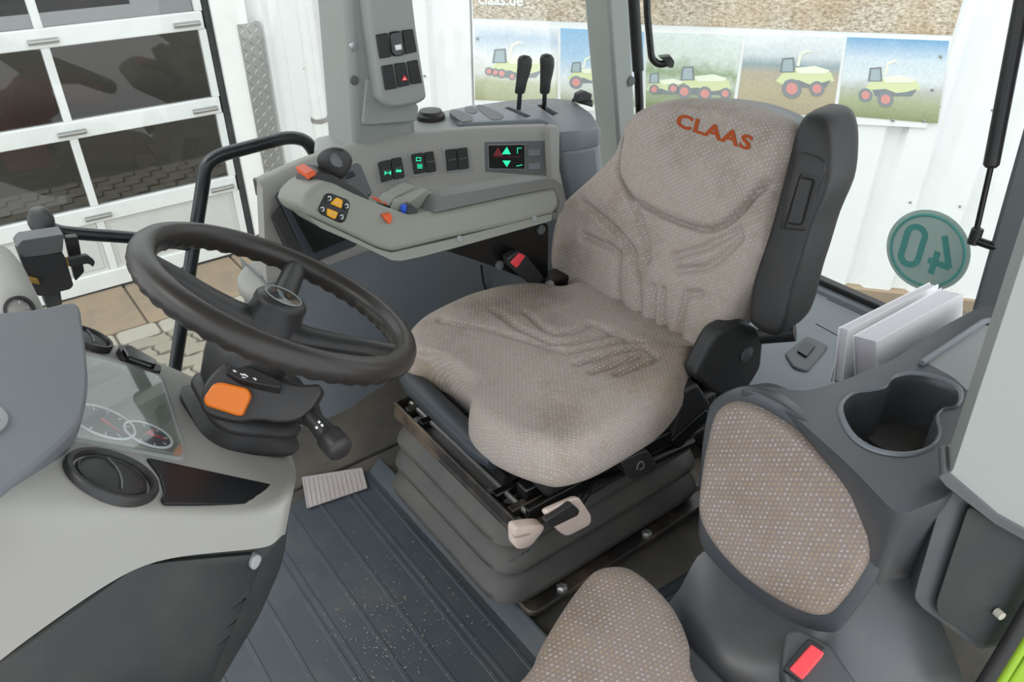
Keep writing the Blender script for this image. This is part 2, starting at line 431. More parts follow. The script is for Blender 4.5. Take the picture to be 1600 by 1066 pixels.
while y > 2.9:
    x = -.75 + (rows % 2) * .11
    while x < 2.1:
        if pm is None:
            m_ = MB().loft([[V((p[0], p[1], 0)) for p in o0], [V((p[0], p[1], .04)) for p in o0], [V((p[0], p[1], .05)) for p in o1]])
            ob = m_.build('paver', 'paver', g); pm = ob.data
        else:
            ob = bpy.data.objects.new('paver', pm); COL.objects.link(ob); ob.parent = g
        ob.location = V((x, y, GZ - .05 + random.uniform(-.003, .003))) - WPOS[g.name]
        x += .22
    y -= .112; rows += 1

# sectional garage door
ZR = {'bot': GZ + .02, 'r3': -.68, 'r2': -.165, 'r1': .325, 'r0': .82, 'top': 1.3}
XL, XM, XR = -1.1, .603, 1.435
door = thing('door_1', (.6, DY, GZ), 'white sectional garage door with dark glazed panes', None); del door['label']; tag(door, kind='structure')
for zz, hh in ((ZR['bot'] + .05, .11), (-.70, .10), (-.185, .10), (.315, .10), (.82, .1)):
    MB().box((XL, DY - .05, zz - hh / 2), (XR + .03, DY, zz + hh / 2)).build('rail', 'door_white', door, bevel=.006)
for xx in (XL, XM, XR + .015):
    zs = [ZR['bot'], -.70, -.185, .315, .82]
    for a, b in zip(zs, zs[1:]):
        MB().box((xx - .022, DY - .045, a + .05), (xx + .022, DY, b - .05)).build('stile', 'door_white', door, bevel=.004)
for a, b in ((-.70, -.185), (-.185, .315), (.315, .82)):
    for c, d_ in ((XL, XM), (XM, XR + .015)):
        MB().box((c + .02, DY - .022, a + .045), (d_ - .02, DY - .014, b - .045)).build('pane', 'garage_glass', door, smooth=False)
for c, d_ in ((XL, XM), (XM, XR + .015)):
    MB().box((c + .022, DY - .03, ZR['bot'] + .1), (d_ - .022, DY - .01, -.75)).build('lower_panel', 'door_panel', door, bevel=.004)
    MB().box((c + .05, DY - .036, ZR['bot'] + .13), (d_ - .05, DY - .028, -.78)).build('panel_skin', 'door_panel', door, bevel=.003)
for xx in (XM, XR - .07):
    for zz in (-.725, -.21, .29):
        m_ = MB().box((xx - .075, DY - .062, zz - .002), (xx + .075, DY - .05, zz + .028))
        m_.tube([(xx - .075, DY - .066, zz + .013), (xx + .075, DY - .066, zz + .013)], .009, 8)
        m_.build('hinge', 'steel', door, bevel=.002)
MB().box((XR + .045, DY - .03, GZ), (XR + .085, DY + .02, 1.6)).build('edge_seal', 'seal', door)
MB().box((XL, DY - .045, GZ - .005), (XR + .03, DY, GZ + .022)).build('bottom_seal', 'seal', door)
# workshop behind the panes
b_ = MB().box((-2.5, DY + .4, GZ - .02), (1.75, 9.5, GZ + .0)).box((-2.5, 8.6, GZ), (1.75, 8.7, 2)).box((-2.6, DY + .3, GZ), (-2.5, 8.7, 2)).box((1.62, DY + .1, GZ), (1.68, 8.7, 2)).box((-2.6, DY + .1, 1.5), (1.75, 8.7, 1.6)).build('wall_workshop', 'room_dark', smooth=False); tag(b_, kind='structure')
mc = thing('farm_machine', (.3, 6.6, GZ), 'red and lime green machine standing inside the dark workshop behind the garage panes', 'machine')
MB().prism(fillet([(.3, 6.2, -.75), (1.15, 6.2, -.75), (1.05, 6.2, -.25), (.55, 6.2, -.1), (.25, 6.2, -.35)], .06), (0, .6, 0)).build('red_housing', 'machine_red', mc, bevel=.03)
MB().prism(fillet([(-.9, 6.5, -.2), (.25, 6.3, -.2), (.3, 6.3, .0), (-.9, 6.5, .35)], .04), (0, .5, 0)).build('lime_hood', 'machine_green', mc, bevel=.03)
MB().prism(fillet([(.1, 6.6, .25), (1.2, 6.6, .35), (1.2, 6.6, .75), (.0, 6.6, .8)], .04), (0, .5, 0)).build('lime_side', 'machine_green', mc, bevel=.03)
for xx, zz, rr in ((-.35, -.75, .42), (.85, -.62, .28)):
    MB().lathe((xx, 6.1, zz), (0, 1, 0), [(rr * .5, 0), (rr * .9, -.02), (rr, .06), (rr, .3), (rr * .9, .36)], 28).build('wheel', 'machine_black', mc)
MB().prism([(-.95, 6.2, -1.15), (1.15, 6.2, -1.15), (1.15, 6.2, -.75), (-.95, 6.2, -.75)], (0, .9, 0)).build('frame', 'machine_black', mc, bevel=.02)

# plastered jamb with checker plate guard
wl_ = MB().box((XR + .085, DY - .06, GZ), (1.72, DY + .25, 1.7)).build('wall_garage', 'plaster', smooth=False); tag(wl_, kind='structure')
wl2 = MB().box((-2.6, DY - .05, .87), (XR + .085, DY + .2, 1.9)).build('wall_lintel', 'plaster', smooth=False); tag(wl2, kind='structure')
U = V((math.cos(math.radians(-50)), math.sin(math.radians(-50)), 0)); WN = V((U.y, -U.x, 0)); WA = V((4.29, 2.03, 0))   # corrugated wall
def wp(u, z, off=0.0): return WA + U * u + V((0, 0, z)) + WN * off
# checker plate: folded sheet with raised lozenges
cp = thing('corner_guard', (1.72, DY - .06, GZ), 'grey checker plate guard fixed to the white corner beside the garage door', 'guard')
MB().box((1.655, DY - .072, GZ), (1.79, DY - .06, .27)).box((1.784, DY - .066, GZ), (1.79, DY + .03, .27)).build('sheet', 'steel', cp, smooth=False)
lz = MB(); k = 0
zz = GZ + .03
while zz < .26:
    for i in range(3):
        xx = 1.675 + i * .045 + (k % 2) * .0; s_ = 1 if (i + k) % 2 else -1
        c = V((xx, DY - .072, zz)); a = V((.016, 0, .016 * s_)); b = V((.005, 0, -.005 * s_))
        lz.add([c + a, c + b, c - a, c - b, c + V((0, -.004, 0))], [(0, 1, 4), (1, 2, 4), (2, 3, 4), (3, 0, 4)])
    zz += .034; k += 1
o = lz.build('lozenge_tread', 'steel', cp, smooth=False); tag(o, kind='stuff')

# corrugated wall: trapezoidal sheets
wb = thing('wall_banner', tuple(wp(-1, GZ)), 'w', None); del wb['label']; tag(wb, kind='structure')
def sheet(u0, u1):
    prof = []; u = u0; per = .265
    while u < u1 - 1e-4:
        for du, of in ((0, 0), (.11, 0), (.135, -.038), (.205, -.038), (.23, 0)):
            if u + du < u1: prof.append((u + du, of))
        u += per
    prof.append((u1, 0))
    front = [(wp(a, GZ + .06, b), wp(a, 1.7, b)) for a, b in prof]
    back = [(p - WN * .05, q - WN * .05) for p, q in front]
    m_ = MB(); n = len(front)
    for row in (front, back):
        k = len(m_.v); m_.add([p for pq in row for p in pq], [(2 * i, 2 * i + 2, 2 * i + 3, 2 * i + 1) for i in range(n - 1)])
    return m_.build('sheet', 'white_paint', wb, smooth=False)
us = -3.95 + .265 * 0
for k in range(4): sheet(us + k * 1.59, us + (k + 1) * 1.59)
for u_ in [-3.87 + .265 * i for i in range(0, 24)]:
    for z_ in (-.55, .0):
        if u_ > -.1 or u_ < -2.6:
            MB().lathe(wp(u_, z_, .0), WN, [(.008, 0), (.008, .006), (.004, .009)], 8).build('screw', 'steel', wb)
MB().prism([wp(-3.95, GZ - .02, .02), wp(2.4, GZ - .02, .02), wp(2.4, GZ + .07, .02), wp(-3.95, GZ + .07, .02)], -WN * .2).build('plinth', 'concrete', wb, bevel=.01)

# downpipe
pp = thing('downpipe', tuple(wp(-3.5, GZ, .09)), 'white round rain downpipe with a wider socket on the wall corner', 'pipe')
MB().tube([wp(-3.5, -.5, .1), wp(-3.5, 1.6, .1)], .05, 20).build('pipe', 'door_white', pp)
MB().lathe(wp(-3.5, GZ, .1), (0, 0, 1), [(.058, 0), (.058, .62), (.066, .64), (.066, .70), (.062, .715), (.05, .72)], 20).build('lower_pipe', 'white_paint', pp)
MB().lathe(wp(-3.5, -.3, .1), (0, 0, 1), [(.052, 0), (.056, .004), (.056, .03), (.052, .034)], 20).box(wp(-3.5, -.295, .0), wp(-3.47, -.275, .06)).build('clamp', 'steel', pp)

# printed banner on the wall
bn = thing('advertising_banner', tuple(wp(-1.2, -.14, .02)), 'printed banner with stubble field and harvester pictures fixed to the white corrugated wall', 'banner')
MB().prism([wp(-2.497, -.155, .012), wp(.07, -.115, .012), wp(.07, 1.5, .012), wp(-2.497, 1.5, .012)], -WN * .008).build('sheet', 'white_paint', bn, smooth=False)
MB().prism([wp(-2.49, .345, .0135), wp(.065, .365, .0135), wp(.065, 1.49, .0135), wp(-2.49, 1.49, .0135)], -WN * .002).build('stubble_picture', 'print_straw', bn, smooth=False)
def wpx(px, py, off=.0145):
    return onp(px, py, WA + WN * off, WN)
for (x0, x1, y0a, y0b, y1a, y1b, mt) in ((742, 871, 37, 44, 156, 161, 'print_a'), (876, 1006, 44, 50, 161, 168, 'print_b'), (1009, 1161, 50, 54, 168, 178, 'print_c'),
                                  (1166, 1319, 54, 58, 170, 184, 'print_d'), (1324, 1483, 58, 64, 180, 193, 'print_e')):
    xs = [x0, x1, x1, x0]
    a = wpx(x0, y1a); b = wpx(x1 - (18 if x1 > 1100 else 5) * (1 if x1 > 1006 else 0), y1b); c = wpx(x1, y0b); d_ = wpx(x0, y0a)
    if x0 > 1100: a = wpx(x0 - 16, y1a)
    MB().prism([a, b, c, d_], -WN * .002).build('picture', mt, bn, smooth=False)
def harvester(cx, cy, s, flip=1, wheels=((-30, 18, 17), (32, 12, 11)), spout=True):
    m_ = MB()
    def poly(pts, mi, off):
        m_.cur = mi; q = [wpx(cx + x * s * flip, cy + y * s, off) for x, y in pts]; m_.prism(q, -WN * .0008)
    poly([(-52, 8), (-40, -6), (-20, -14), (18, -16), (50, -8), (56, 8), (30, 14), (-40, 14)], 0, .0155)
    poly([(-16, -16), (20, -20), (48, -12), (40, -6), (-10, -6)], 1, .0162)
    poly([(-44, -8), (-40, -34), (-18, -36), (-16, -8)], 2, .0162)
    poly([(-40, -10), (-37, -31), (-21, -32), (-20, -10)], 3, .0168)
    if spout: poly([(-14, -20), (-8, -44), (6, -50), (16, -44), (6, -45), (-4, -40), (-8, -20)], 1, .0162)
    poly([(-36, 8), (-10, 6), (10, 14), (30, 12), (50, 6), (40, 20), (-30, 20)], 2, .0160)
    for wx, wy, r in wheels:
        poly([(wx + r * math.cos(q), wy + r * math.sin(q)) for q in [k * math.pi / 9 for k in range(18)]], 4, .0172)
        poly([(wx + r * .6 * math.cos(q), wy + r * .6 * math.sin(q)) for q in [k * math.pi / 7 for k in range(14)]], 5, .0180)
    m_.build('printed_harvester', None, bn, mats=['print_green', 'print_pale', 'print_dark', 'print_glass', 'print_tyre', 'print_red'], smooth=False)
harvester(805, 105, .82, 1, ((-50, 8, 8), (-38, 10, 8), (-26, 12, 9), (-6, 18, 7)))
harvester(918, 118, .6, 1)
harvester(1040, 135, .6, 1, ((-30, 8, 13), (20, 6, 14)), False)
harvester(1098, 132, .8, 1, ((-36, 14, 14), (4, 18, 14), (44, 18, 11)), False)
harvester(1256, 120, .85, 1, ((-22, 22, 18), (24, 22, 14)))
harvester(1392, 134, .82, 1, ((-48, 18, 13), (-10, 26, 15)))
vs_, fs = text_mesh('claas.de', .085, .002)
c0 = wpx(782, 0, .016)
o = link('lettering', [c0 + U * q.x + ZZ * q.y for q in vs_], fs, 'print_white', bn, smooth=False)
for (px, py) in ((746, 60), (1470, 88), (1457, 140), (1243, 182), (1395, 188), (1444, 189)):
    MB().lathe(wpx(px, py, .016), WN, [(.009, 0), (.009, .003), (.004, .004)], 10).build('eyelet', 'steel', bn)

# ================================================================== cab shell
fl = MB().box((-.5, .13, -.06), (1.80, 1.74, 0)).build('floor', 'carpet', smooth=False); tag(fl, kind='structure')
MB().prism([(-.3, 1.27, 0), (-.3, 1.33, .03), (-.3, 1.40, .11), (-.3, 1.46, .12), (-.3, 1.46, 0)], (1.2, 0, 0)).build('carpet_riser', 'carpet', fl, bevel=.02)
MB().prism([at(*p, Y=1.372) + V((0, 0, 0)) for p in ((455, 690), (560, 668), (650, 656), (650, 652), (560, 664), (455, 686))], (0, .01, 0)).build('riser_edging', 'concrete', fl)
ce = MB().box((-.5, .05, 1.72), (1.85, 1.85, 1.86)).build('ceiling', 'headliner', bevel=.05); tag(ce, kind='structure')
# rear wall below the window
rw = MB().box((1.73, .42, -.06), (1.80, 1.74, .20)).build('wall_rear', 'grey_house', bevel=.01); tag(rw, kind='structure')
def pillar(name, foot0, foot1, z0, z1, mat, label, bevel=.012):
    o = MB().loft([[V((x, y, z0)) for x, y in foot0], [V((x, y, z1)) for x, y in foot1]]).build(name, mat, bevel=bevel)
    return tag(o, label, 'pillar')
# rear right pillar: light grey, square section, its inner corner seen
f0 = at(968, 240, Y=1.60); f1 = at(951, 0, Y=1.60)
tdx = (f1.x - f0.x) / (f1.z - f0.z)
def fx(z): return f0.x + tdx * (z - f0.z)
def foot(z): x_ = fx(z); return [(x_, 1.60), (x_ + .09, 1.615), (x_ + .10, 1.72), (x_ + .015, 1.72)]
cp_ = pillar('roof_pillar', foot(0), foot(1.74), 0, 1.74, 'grey_pillar', 'light grey square cab pillar between side and rear windows behind the lever housing')
MB().lathe(V((fx(.62) + .072, 1.608, .62)), (0, -1, 0), [(.014, -.004), (.014, .002), (.006, .003)], 16).build('screw_cover', 'grey_dark', cp_)
# windows
def window(n, poly, vec):
    o = MB().prism(poly, vec).build('window_%d' % n, 'window_glass', smooth=False); return tag(o, kind='structure')
w1 = window(1, [(1.77, .50, .20), (1.77, 1.72, .20), (1.77, 1.72, 1.72), (1.77, .50, 1.72)], (.006, 0, 0))
MB().box((1.755, .46, .17), (1.785, 1.72, .215)).build('window_seal', 'black_plastic', w1, bevel=.004)
w2 = window(2, [(.93, 1.735, .45), (1.72, 1.735, .45), (1.72, 1.735, 1.72), (.93, 1.735, 1.72)], (0, .006, 0))
w3 = window(3, [(-.45, 1.735, -.02), (.74, 1.735, -.02), (.74, 1.735, 1.72), (-.45, 1.735, 1.72)], (0, .006, 0))
MB().box((-.45, 1.72, -.05), (.78, 1.75, -.01)).build('door_sill', 'black_plastic', w3, bevel=.004)

# floor mat
mt = thing('floor_mat', (.2, .7, 0), 'dark blue grey rubber floor mat with long ribs, dusty and scuffed', 'mat')
MB().prism(fillet([(-.45, .16, .001), (.545, .16, .001), (.535, 1.235, .001), (-.45, 1.26, .001)], .01), (0, 0, .008)).build('sheet', 'mat_rubber', mt, bevel=.002)
for xx in (-.10, -.04, .02, .08, .14, .20, .26, .275, .33, .39, .45, .465, .51):
    MB().prism([(xx - .005, .18, .008), (xx + .005, .18, .008), (xx + .003, .18, .0105), (xx - .003, .18, .0105)], (0, 1.03, 0)).build('rib', 'mat_rubber', mt)
MB().loft([[V((.53, .16, .006)), V((.565, .16, .03)), V((.57, .16, .03)), V((.57, .16, .001))], [V((.52, 1.23, .006)), V((.55, 1.23, .035)), V((.555, 1.23, .035)), V((.56, 1.23, .001))]]).build('turned_edge', 'mat_rubber', mt, bevel=.003)
hp = MB().prism(fillet([at(*p, Z=.011) for p in ((472, 748), (567, 733), (575, 764), (480, 796))], .004), (0, 0, .006)).build('heel_plate', 'pad_metal', mt, bevel=.002); hp['label'] = 'pale worn metal plate on the mat'
for k in range(14):
    t = k / 13; a = at(474 + 92 * t, 749 - 14 * t, Z=.0175); b = at(481 + 92 * t, 793 - 30 * t, Z=.0175)
    MB().tube([a, b], .0009, 6).build('tread_line', 'pad_metal', hp)
crumbs = MB()
for k in range(260):
    px = random.gauss(620, 60); py = random.gauss(985, 60)
    if py > 1090 or py < 800: continue
    q = at(px, py, Z=.0105); a_ = random.uniform(0, 6.28); L_ = random.choice([.0015, .002, .003, .005]); s_ = random.uniform(.0006, .0012)
    crumbs.frame_box(q, ((math.cos(a_), math.sin(a_), 0), (-math.sin(a_), math.cos(a_), 0), (0, 0, 1)), (L_, s_ * 1.5, s_))
o = crumbs.build('chaff', 'chaff', None, smooth=False); tag(o, 'pale chaff crumbs scattered on the rubber floor mat', 'chaff', kind='stuff')

# ================================================================== driver seat
SY = .91
seat = thing('driver_seat', (.78, SY, .0), 'brown grey fabric driver seat on black bellows suspension with control armrest', 'seat')
# base plate with slide rails
for y_ in (.72, 1.04): MB().box((.60, y_, .0), (1.12, y_ + .07, .05)).build('slide_rail', 'tray_metal', seat, bevel=.006)
bp = MB().prism(fillet([(.56, .685, .03), (1.13, .685, .03), (1.15, .70, .03), (1.15, 1.14, .03), (.56, 1.14, .03)], .02), (0, 0, .014)).build('base_plate', 'tray_metal', seat, bevel=.003)
for xx in (.64, .86, 1.09):
    MB().lathe((xx, .697, .043), (0, 0, 1), [(.011, 0), (.011, .008), (.006, .011)], 6).build('bolt', 'steel', bp, smooth=False)
# rubber bellows: folds of rounded rectangles
def rrect(x0, x1, y0, y1, z, r, n=7):
    return [V((p.x, p.y, z)) for p in fillet([(x0, y0, z), (x1, y0, z), (x1, y1, z), (x0, y1, z)], r, n)]
prof = [(.06, -.03), (.064, .008), (.072, .018), (.083, .015), (.105, -.006), (.125, -.028), (.128, -.034), (.130, -.030), (.131, .000), (.138, .010), (.148, .007), (.165, -.010), (.183, -.028), (.187, -.034), (.189, -.030),
        (.190, -.004), (.197, .004), (.207, .0), (.225, -.014), (.245, -.026), (.256, -.030)]
MB().loft([rrect(.525 - d_, 1.02 + d_, .715 - d_, 1.11 + d_, z, .07) for z, d_ in prof]).build('bellows', 'rubber', seat, sharp=75)
vs_, fs = text_mesh('GRAMMER', .013, .0003)
pts_ = [onp(812 + q.x * 0, 868, (.6, .715, .15), (0, -1, .3)) for q in vs_]
c0 = at(815, 864, Y=.702)
link('lettering', [c0 + V((q.x, 0, q.y * .9)) + V((0, -.003, 0)) for q in vs_], fs, 'grey_dark', bpy.data.objects['bellows'], smooth=False)
# metal tray under the cushion
TZ = .252
tr = MB().box((.535, .70, TZ - .01), (1.02, 1.10, TZ)).box((.535, .70, TZ), (.541, 1.10, TZ + .03)).box((.535, .70, TZ), (1.02, .706, TZ + .022)).box((.535, 1.094, TZ), (1.02, 1.10, TZ + .03)).build('seat_tray', 'tray_metal', seat, bevel=.002)
for yy in (.735, .78, 1.02, 1.07):
    MB().box((.548, yy - .008, TZ), (1.0, yy + .008, TZ + .022)).build('runner', 'black_metal' if yy in (.78, 1.02) else 'tray_metal', tr, bevel=.003)
for (xx, yy) in ((.553, .718), (.60, .757), (.553, .80), (.558, 1.045), (.575, 1.085)):
    MB().lathe((xx, yy, TZ), (0, 0, 1), [(.009, 0), (.009, .008), (.004, .010)], 8).build('screw_head', 'steel', tr)
MB().tube([(.57, .70, TZ + .016), (.57, 1.09, TZ + .016)], .005, 8).build('tray_rod', 'steel', tr)
MB().tube(path_fillet([(.59, .80, TZ + .016), (.60, .90, TZ + .022), (.585, 1.06, TZ + .016)], .03), .006, 8).build('cable', 'black_plastic', tr)
# cushion pan
MB().box((.60, .70, .288), (1.02, 1.11, .335)).build('cushion_pan', 'black_plastic', seat, bevel=.012)
MB().box((.58, .73, TZ), (.98, .76, .30)).build('cushion_support', 'black_metal', seat, bevel=.004)
MB().box((.58, 1.05, TZ), (.98, 1.08, .30)).build('cushion_support', 'black_metal', seat, bevel=.004)
# front adjuster tube
a = at(668, 605, Z=.325); b = at(738, 668, Z=.325)
MB().tube([V((.575, 1.10, .325)), V((.57, 1.06, .325)), V((.565, .84, .325)), V((.57, .80, .325))], [.02, .024, .024, .02], 16).build('adjuster_tube', 'tube_blue', seat)
# cushion
zt = .375
out_px = [((880, 452), .385), ((840, 446), .39), ((800, 446), .395), ((740, 461), .395), ((690, 484), .392), ((652, 508), .388), ((634, 538), .375), ((632, 566), .36), ((646, 584), .35),
          ((672, 588), .352), ((702, 604), .352), ((730, 624), .352), ((742, 640), .35), ((735, 662), .345), ((734, 690), .338), ((754, 714), .335), ((800, 740), .335), ((850, 757), .335), ((880, 760), .335),
          ((930, 745), .335), ((985, 714), .335), ((1030, 684), .335), ((1062, 644), .34), ((1078, 605), .345), ((1092, 575), .35)]
ol = []
for (px, py), zq in out_px:
    q = at(px, py, Z=zq); ol.append((q.x, q.y))
ol += [(1.045, .73), (1.06, .80), (1.06, 1.02), (1.03, 1.09)]
ol = [(p.x, p.y) for p in smooth_loop([V((p[0], p[1], 0)) for p in ol], 10)]
def to_ab_cush(px, py, Z=.405):
    q = at(px, py, Z=Z); return (q.x, q.y)
GL = [[(821, 489), (849, 513), (870, 521), (898, 515), (922, 505), (936, 508), (978, 525)], [(773, 489), (807, 512), (863, 536), (898, 534), (967, 515)],
      [(689, 506), (766, 517), (828, 534), (884, 551), (971, 531), (1002, 531)], [(901, 569), (967, 548), (1005, 541)], [(925, 583), (1003, 555)], [(964, 586), (1019, 565), (1026, 558), (1005, 541)]]
GL = [[to_ab_cush(*p) for p in ln] for ln in GL]
gf = groove_fn(GL, .011, .0068)
def cbulge(A, B):
    side = (B - SY) / .24
    rear = (A - .55) / .5
    return .006 * side * side - .010 * max(0, min(1, rear)) * (1 - .6 * side * side) + .004
cprof = [(.90, -.035), (.955, -.030), (.985, -.020), (1.0, -.004), (1.0, .010), (.985, .028), (.965, .040), (.94, .048), (.91, .053), (.87, .055)]
fr = (V((0, 0, .352)), V((1, 0, 0)), V((0, 1, 0)), ZZ)
vs_, fs, uv = pad_rings(ol, fr, 0, cprof, 70, gf, cbulge)
uv = [(q[1], q[0]) for q in uv]
link('seat_cushion', vs_, fs, 'fabric', seat, uvs=uv, sharp=80)
# backrest
BO = V((1.035, SY, .36)); E2 = V((.10, 0, .45)).normalized(); E1 = V((0, 1, 0)); EN = V((-E2.z, 0, E2.x))
BP = (BO, EN)
def to_ab(px, py, off=0.0):
    q = onp(px, py, BO + EN * off, EN) - BO; return (q.dot(E1), q.dot(E2))
bl = [(85, 700), (88, 620), (105, 540), (140, 470), (200, 410), (275, 335), (335, 265), (358, 200), (385, 145), (430, 100), (500, 68), (620, 58), (780, 76), (900, 112), (975, 155), (1003, 200), (1000, 270),
      (965, 380), (940, 520), (905, 660), (860, 790), (800, 900), (720, 990), (660, 1065), (600, 1090), (520, 1050), (410, 985), (250, 885), (150, 810), (105, 765)]
bo = [to_ab(840 + x / 2.479, 130 + y / 2.479) for x, y in bl]
bo = [(p.x, p.y) for p in smooth_loop([V((p[0], p[1], 0)) for p in bo], 11)]
BG = [[(200, 465), (320, 570), (385, 650), (388, 760), (395, 840)], [(195, 590), (300, 635), (330, 665), (315, 770), (322, 850), (345, 880)], [(325, 340), (400, 520), (440, 640), (442, 680)],
      [(402, 740), (398, 900), (412, 945), (440, 950)], [(462, 790), (455, 870), (445, 950)], [(498, 800), (490, 900), (502, 970), (525, 990), (555, 975), (575, 860), (595, 815), (645, 815)],
      [(540, 670), (650, 640), (790, 570)], [(560, 725), (660, 715), (710, 690), (800, 600)], [(850, 600), (860, 690), (820, 760)]]
BG = [[to_ab(840 + x / 2.479, 130 + y / 2.479, .03) for x, y in ln] for ln in BG]
HS = [to_ab(840 + x / 2.479, 130 + y / 2.479, .03) for x, y in ((352, 215), (338, 300), (340, 380), (375, 445), (480, 508), (580, 550), (670, 570), (735, 552), (800, 500), (870, 420), (985, 335))]
HS = [(p.x, p.y) for p in smooth_path([V((p[0], p[1], 0)) for p in HS], 4)]
g1 = groove_fn(BG, .012, .0078); g2 = groove_fn([HS], .012, .0045)
def head_y(A):
    # height of the head pad seam above this point across the seat
    best = None
    for i in range(len(HS) - 1):
        (a0, b0), (a1, b1) = HS[i], HS[i + 1]
        if min(a0, a1) <= A <= max(a0, a1) and abs(a1 - a0) > 1e-6:
            bb = b0 + (b1 - b0) * (A - a0) / (a1 - a0); best = bb if best is None else min(best, bb)
    return best
def bgro(A, B):
    h = g1(A, B) + g2(A, B); hy = head_y(A)
    if hy is not None and B > hy: h += .013 * (1 - math.exp(-((B - hy) / .012) ** 2))
    return h
def bbul(A, B):
    return .020 * (A / .24) ** 2 * (1 - min(1, abs(B - .2) / .3)) + .012 * math.exp(-((B - .13) / .09) ** 2) * (1 - (A / .2) ** 2) * .8
bprof = [(.86, -.05), (.95, -.048), (.99, -.036), (1.0, -.018), (1.0, .0), (.985, .016), (.96, .026), (.93, .032), (.90, .035)]
vs_, fs, uv = pad_rings(bo, (BO, E1, E2, EN), 0, bprof, 80, bgro, bbul)
back = link('backrest', vs_, fs, 'fabric', seat, uvs=uv, sharp=80)
# maker's lettering sewn into the head pad, following its surface
vs_, fs = text_mesh('CLAAS', .051, .0017, 1.08)
bm = bmesh.new(); bv = [bm.verts.new(q) for q in vs_]
for f_ in fs:
    try: bm.faces.new([bv[i] for i in f_])
    except ValueError: pass
bmesh.ops.triangulate(bm, faces=bm.faces); bmesh.ops.subdivide_edges(bm, edges=[e for e in bm.edges if e.calc_length() > .01], cuts=2)
bm.verts.index_update(); vs_ = [v.co.copy() for v in bm.verts]; fs = [tuple(v.index for v in f_.verts) for f_ in bm.faces]; bm.free()
ta, tb = to_ab(1113, 206, .05)
L_ = []
for q in vs_:
    A, B = ta - q.x * 1.06 - q.y * .0, tb + q.y * .62
    L_.append(BO + E1 * A + E2 * B + EN * (.035 + bbul(A, B) + bgro(A, B) + .0012))
link('lettering', L_, fs, 'logo_orange', back, smooth=False)['label'] = 'orange maker lettering on the head pad'
# hard back shell
sh = [(p[0] * .93, .0 + (p[1] - .2) * .97 + .205) for p in bo]
rings = []
for sc_, d_ in ((1.0, -.035), (1.03, -.07), (.98, -.10), (.8, -.115)):
    ca = 0; cb = .22
    rings.append([BO + E1 * (ca + (a - ca) * sc_) + E2 * (cb + (b - cb) * sc_) + EN * d_ for a, b in sh])
MB().loft(rings).build('back_shell', 'grey_house', seat, sharp=60)
# recliner hinge covers on the door side
hg = MB().prism(fillet([at(*p, Y=.70) for p in ((1085, 590), (1108, 545), (1122, 520), (1160, 500), (1195, 520), (1190, 575), (1165, 615), (1120, 620))], .015), (0, .035, 0)).build('recliner_cover', 'black_soft', seat, bevel=.008)
MB().lathe(at(1166, 553, Y=.70), (0, -1, 0), [(.016, -.002), (.016, .004), (.008, .008)], 14).build('hinge_bolt', 'grey_dark', hg)
MB().prism(fillet([at(*p, Y=.695) for p in ((1070, 612), (1092, 600), (1112, 632), (1105, 655), (1068, 700), (1048, 690))], .008), (0, .04, 0)).build('side_trim', 'black_plastic', seat, bevel=.006)
MB().prism([at(*p, Y=.69) for p in ((1050, 690), (1105, 640), (1112, 650), (1060, 705))], (0, .02, 0)).build('side_rail', 'black_metal', seat, bevel=.003)
# folded up armrest on the door side: rounded bar with an adjuster slot
FLP = at(1268, 356, Y=.628); FLN = V((-.96, 0, .27)).normalized()
def af(x, y, off=0.0): return onp(x, y, FLP + FLN * off, FLN)
DV = V((.105, .012, .0))
front = smooth_loop([af(*p) for p in ((1238, 222), (1250, 186), (1266, 180), (1286, 188), (1296, 215), (1297, 256), (1291, 300), (1268, 356), (1252, 410), (1238, 455), (1226, 505), (1214, 526), (1194, 526), (1172, 512), (1168, 495), (1176, 440), (1200, 368), (1222, 290))], 3)
fcn = sum(front, V((0, 0, 0))) / len(front)
def frr(s_, t): return [fcn + (p - fcn) * s_ + DV * t for p in front]
ar = MB().loft([frr(.80, -.02), frr(.90, 0), frr(.97, .04), frr(1.0, .12), frr(1.015, .35), frr(1.015, .75), frr(.99, .92), frr(.93, .99), frr(.8, 1.02)]).build('folding_armrest', 'black_soft', seat, sharp=60)
def fsl(name, pxs, off, th, mat, r_, bv, par): return MB().prism(fillet([af(x, y, off) for x, y in pxs], r_), -FLN * th).build(name, mat, par, bevel=bv)
abz = fsl('adjuster_bezel', ((1240, 242), (1252, 236), (1284, 246), (1290, 262), (1258, 362), (1216, 358), (1222, 330)), .004, .02, 'black_plastic', .008, .003, ar)
cut(abz, MB().prism(fillet([af(x, y, .02) for x, y in ((1242, 270), (1276, 276), (1252, 358), (1216, 356))], .004), -FLN * .024))
gp_ = fsl('adjuster_grip', ((1248, 276), (1269, 280), (1250, 352), (1228, 350)), .010, .020, 'black_plastic', .006, .003, ar)
MB().lathe(af(1222, 400, .001), FLN, [(.004, -.004), (.004, .001)], 10).build('plug', 'lens_dark', ar)
MB().tube([V((1.10, .69, .43)), V((1.13, .64, .45))], .02, 14).build('armrest_pivot', 'black_plastic', seat)
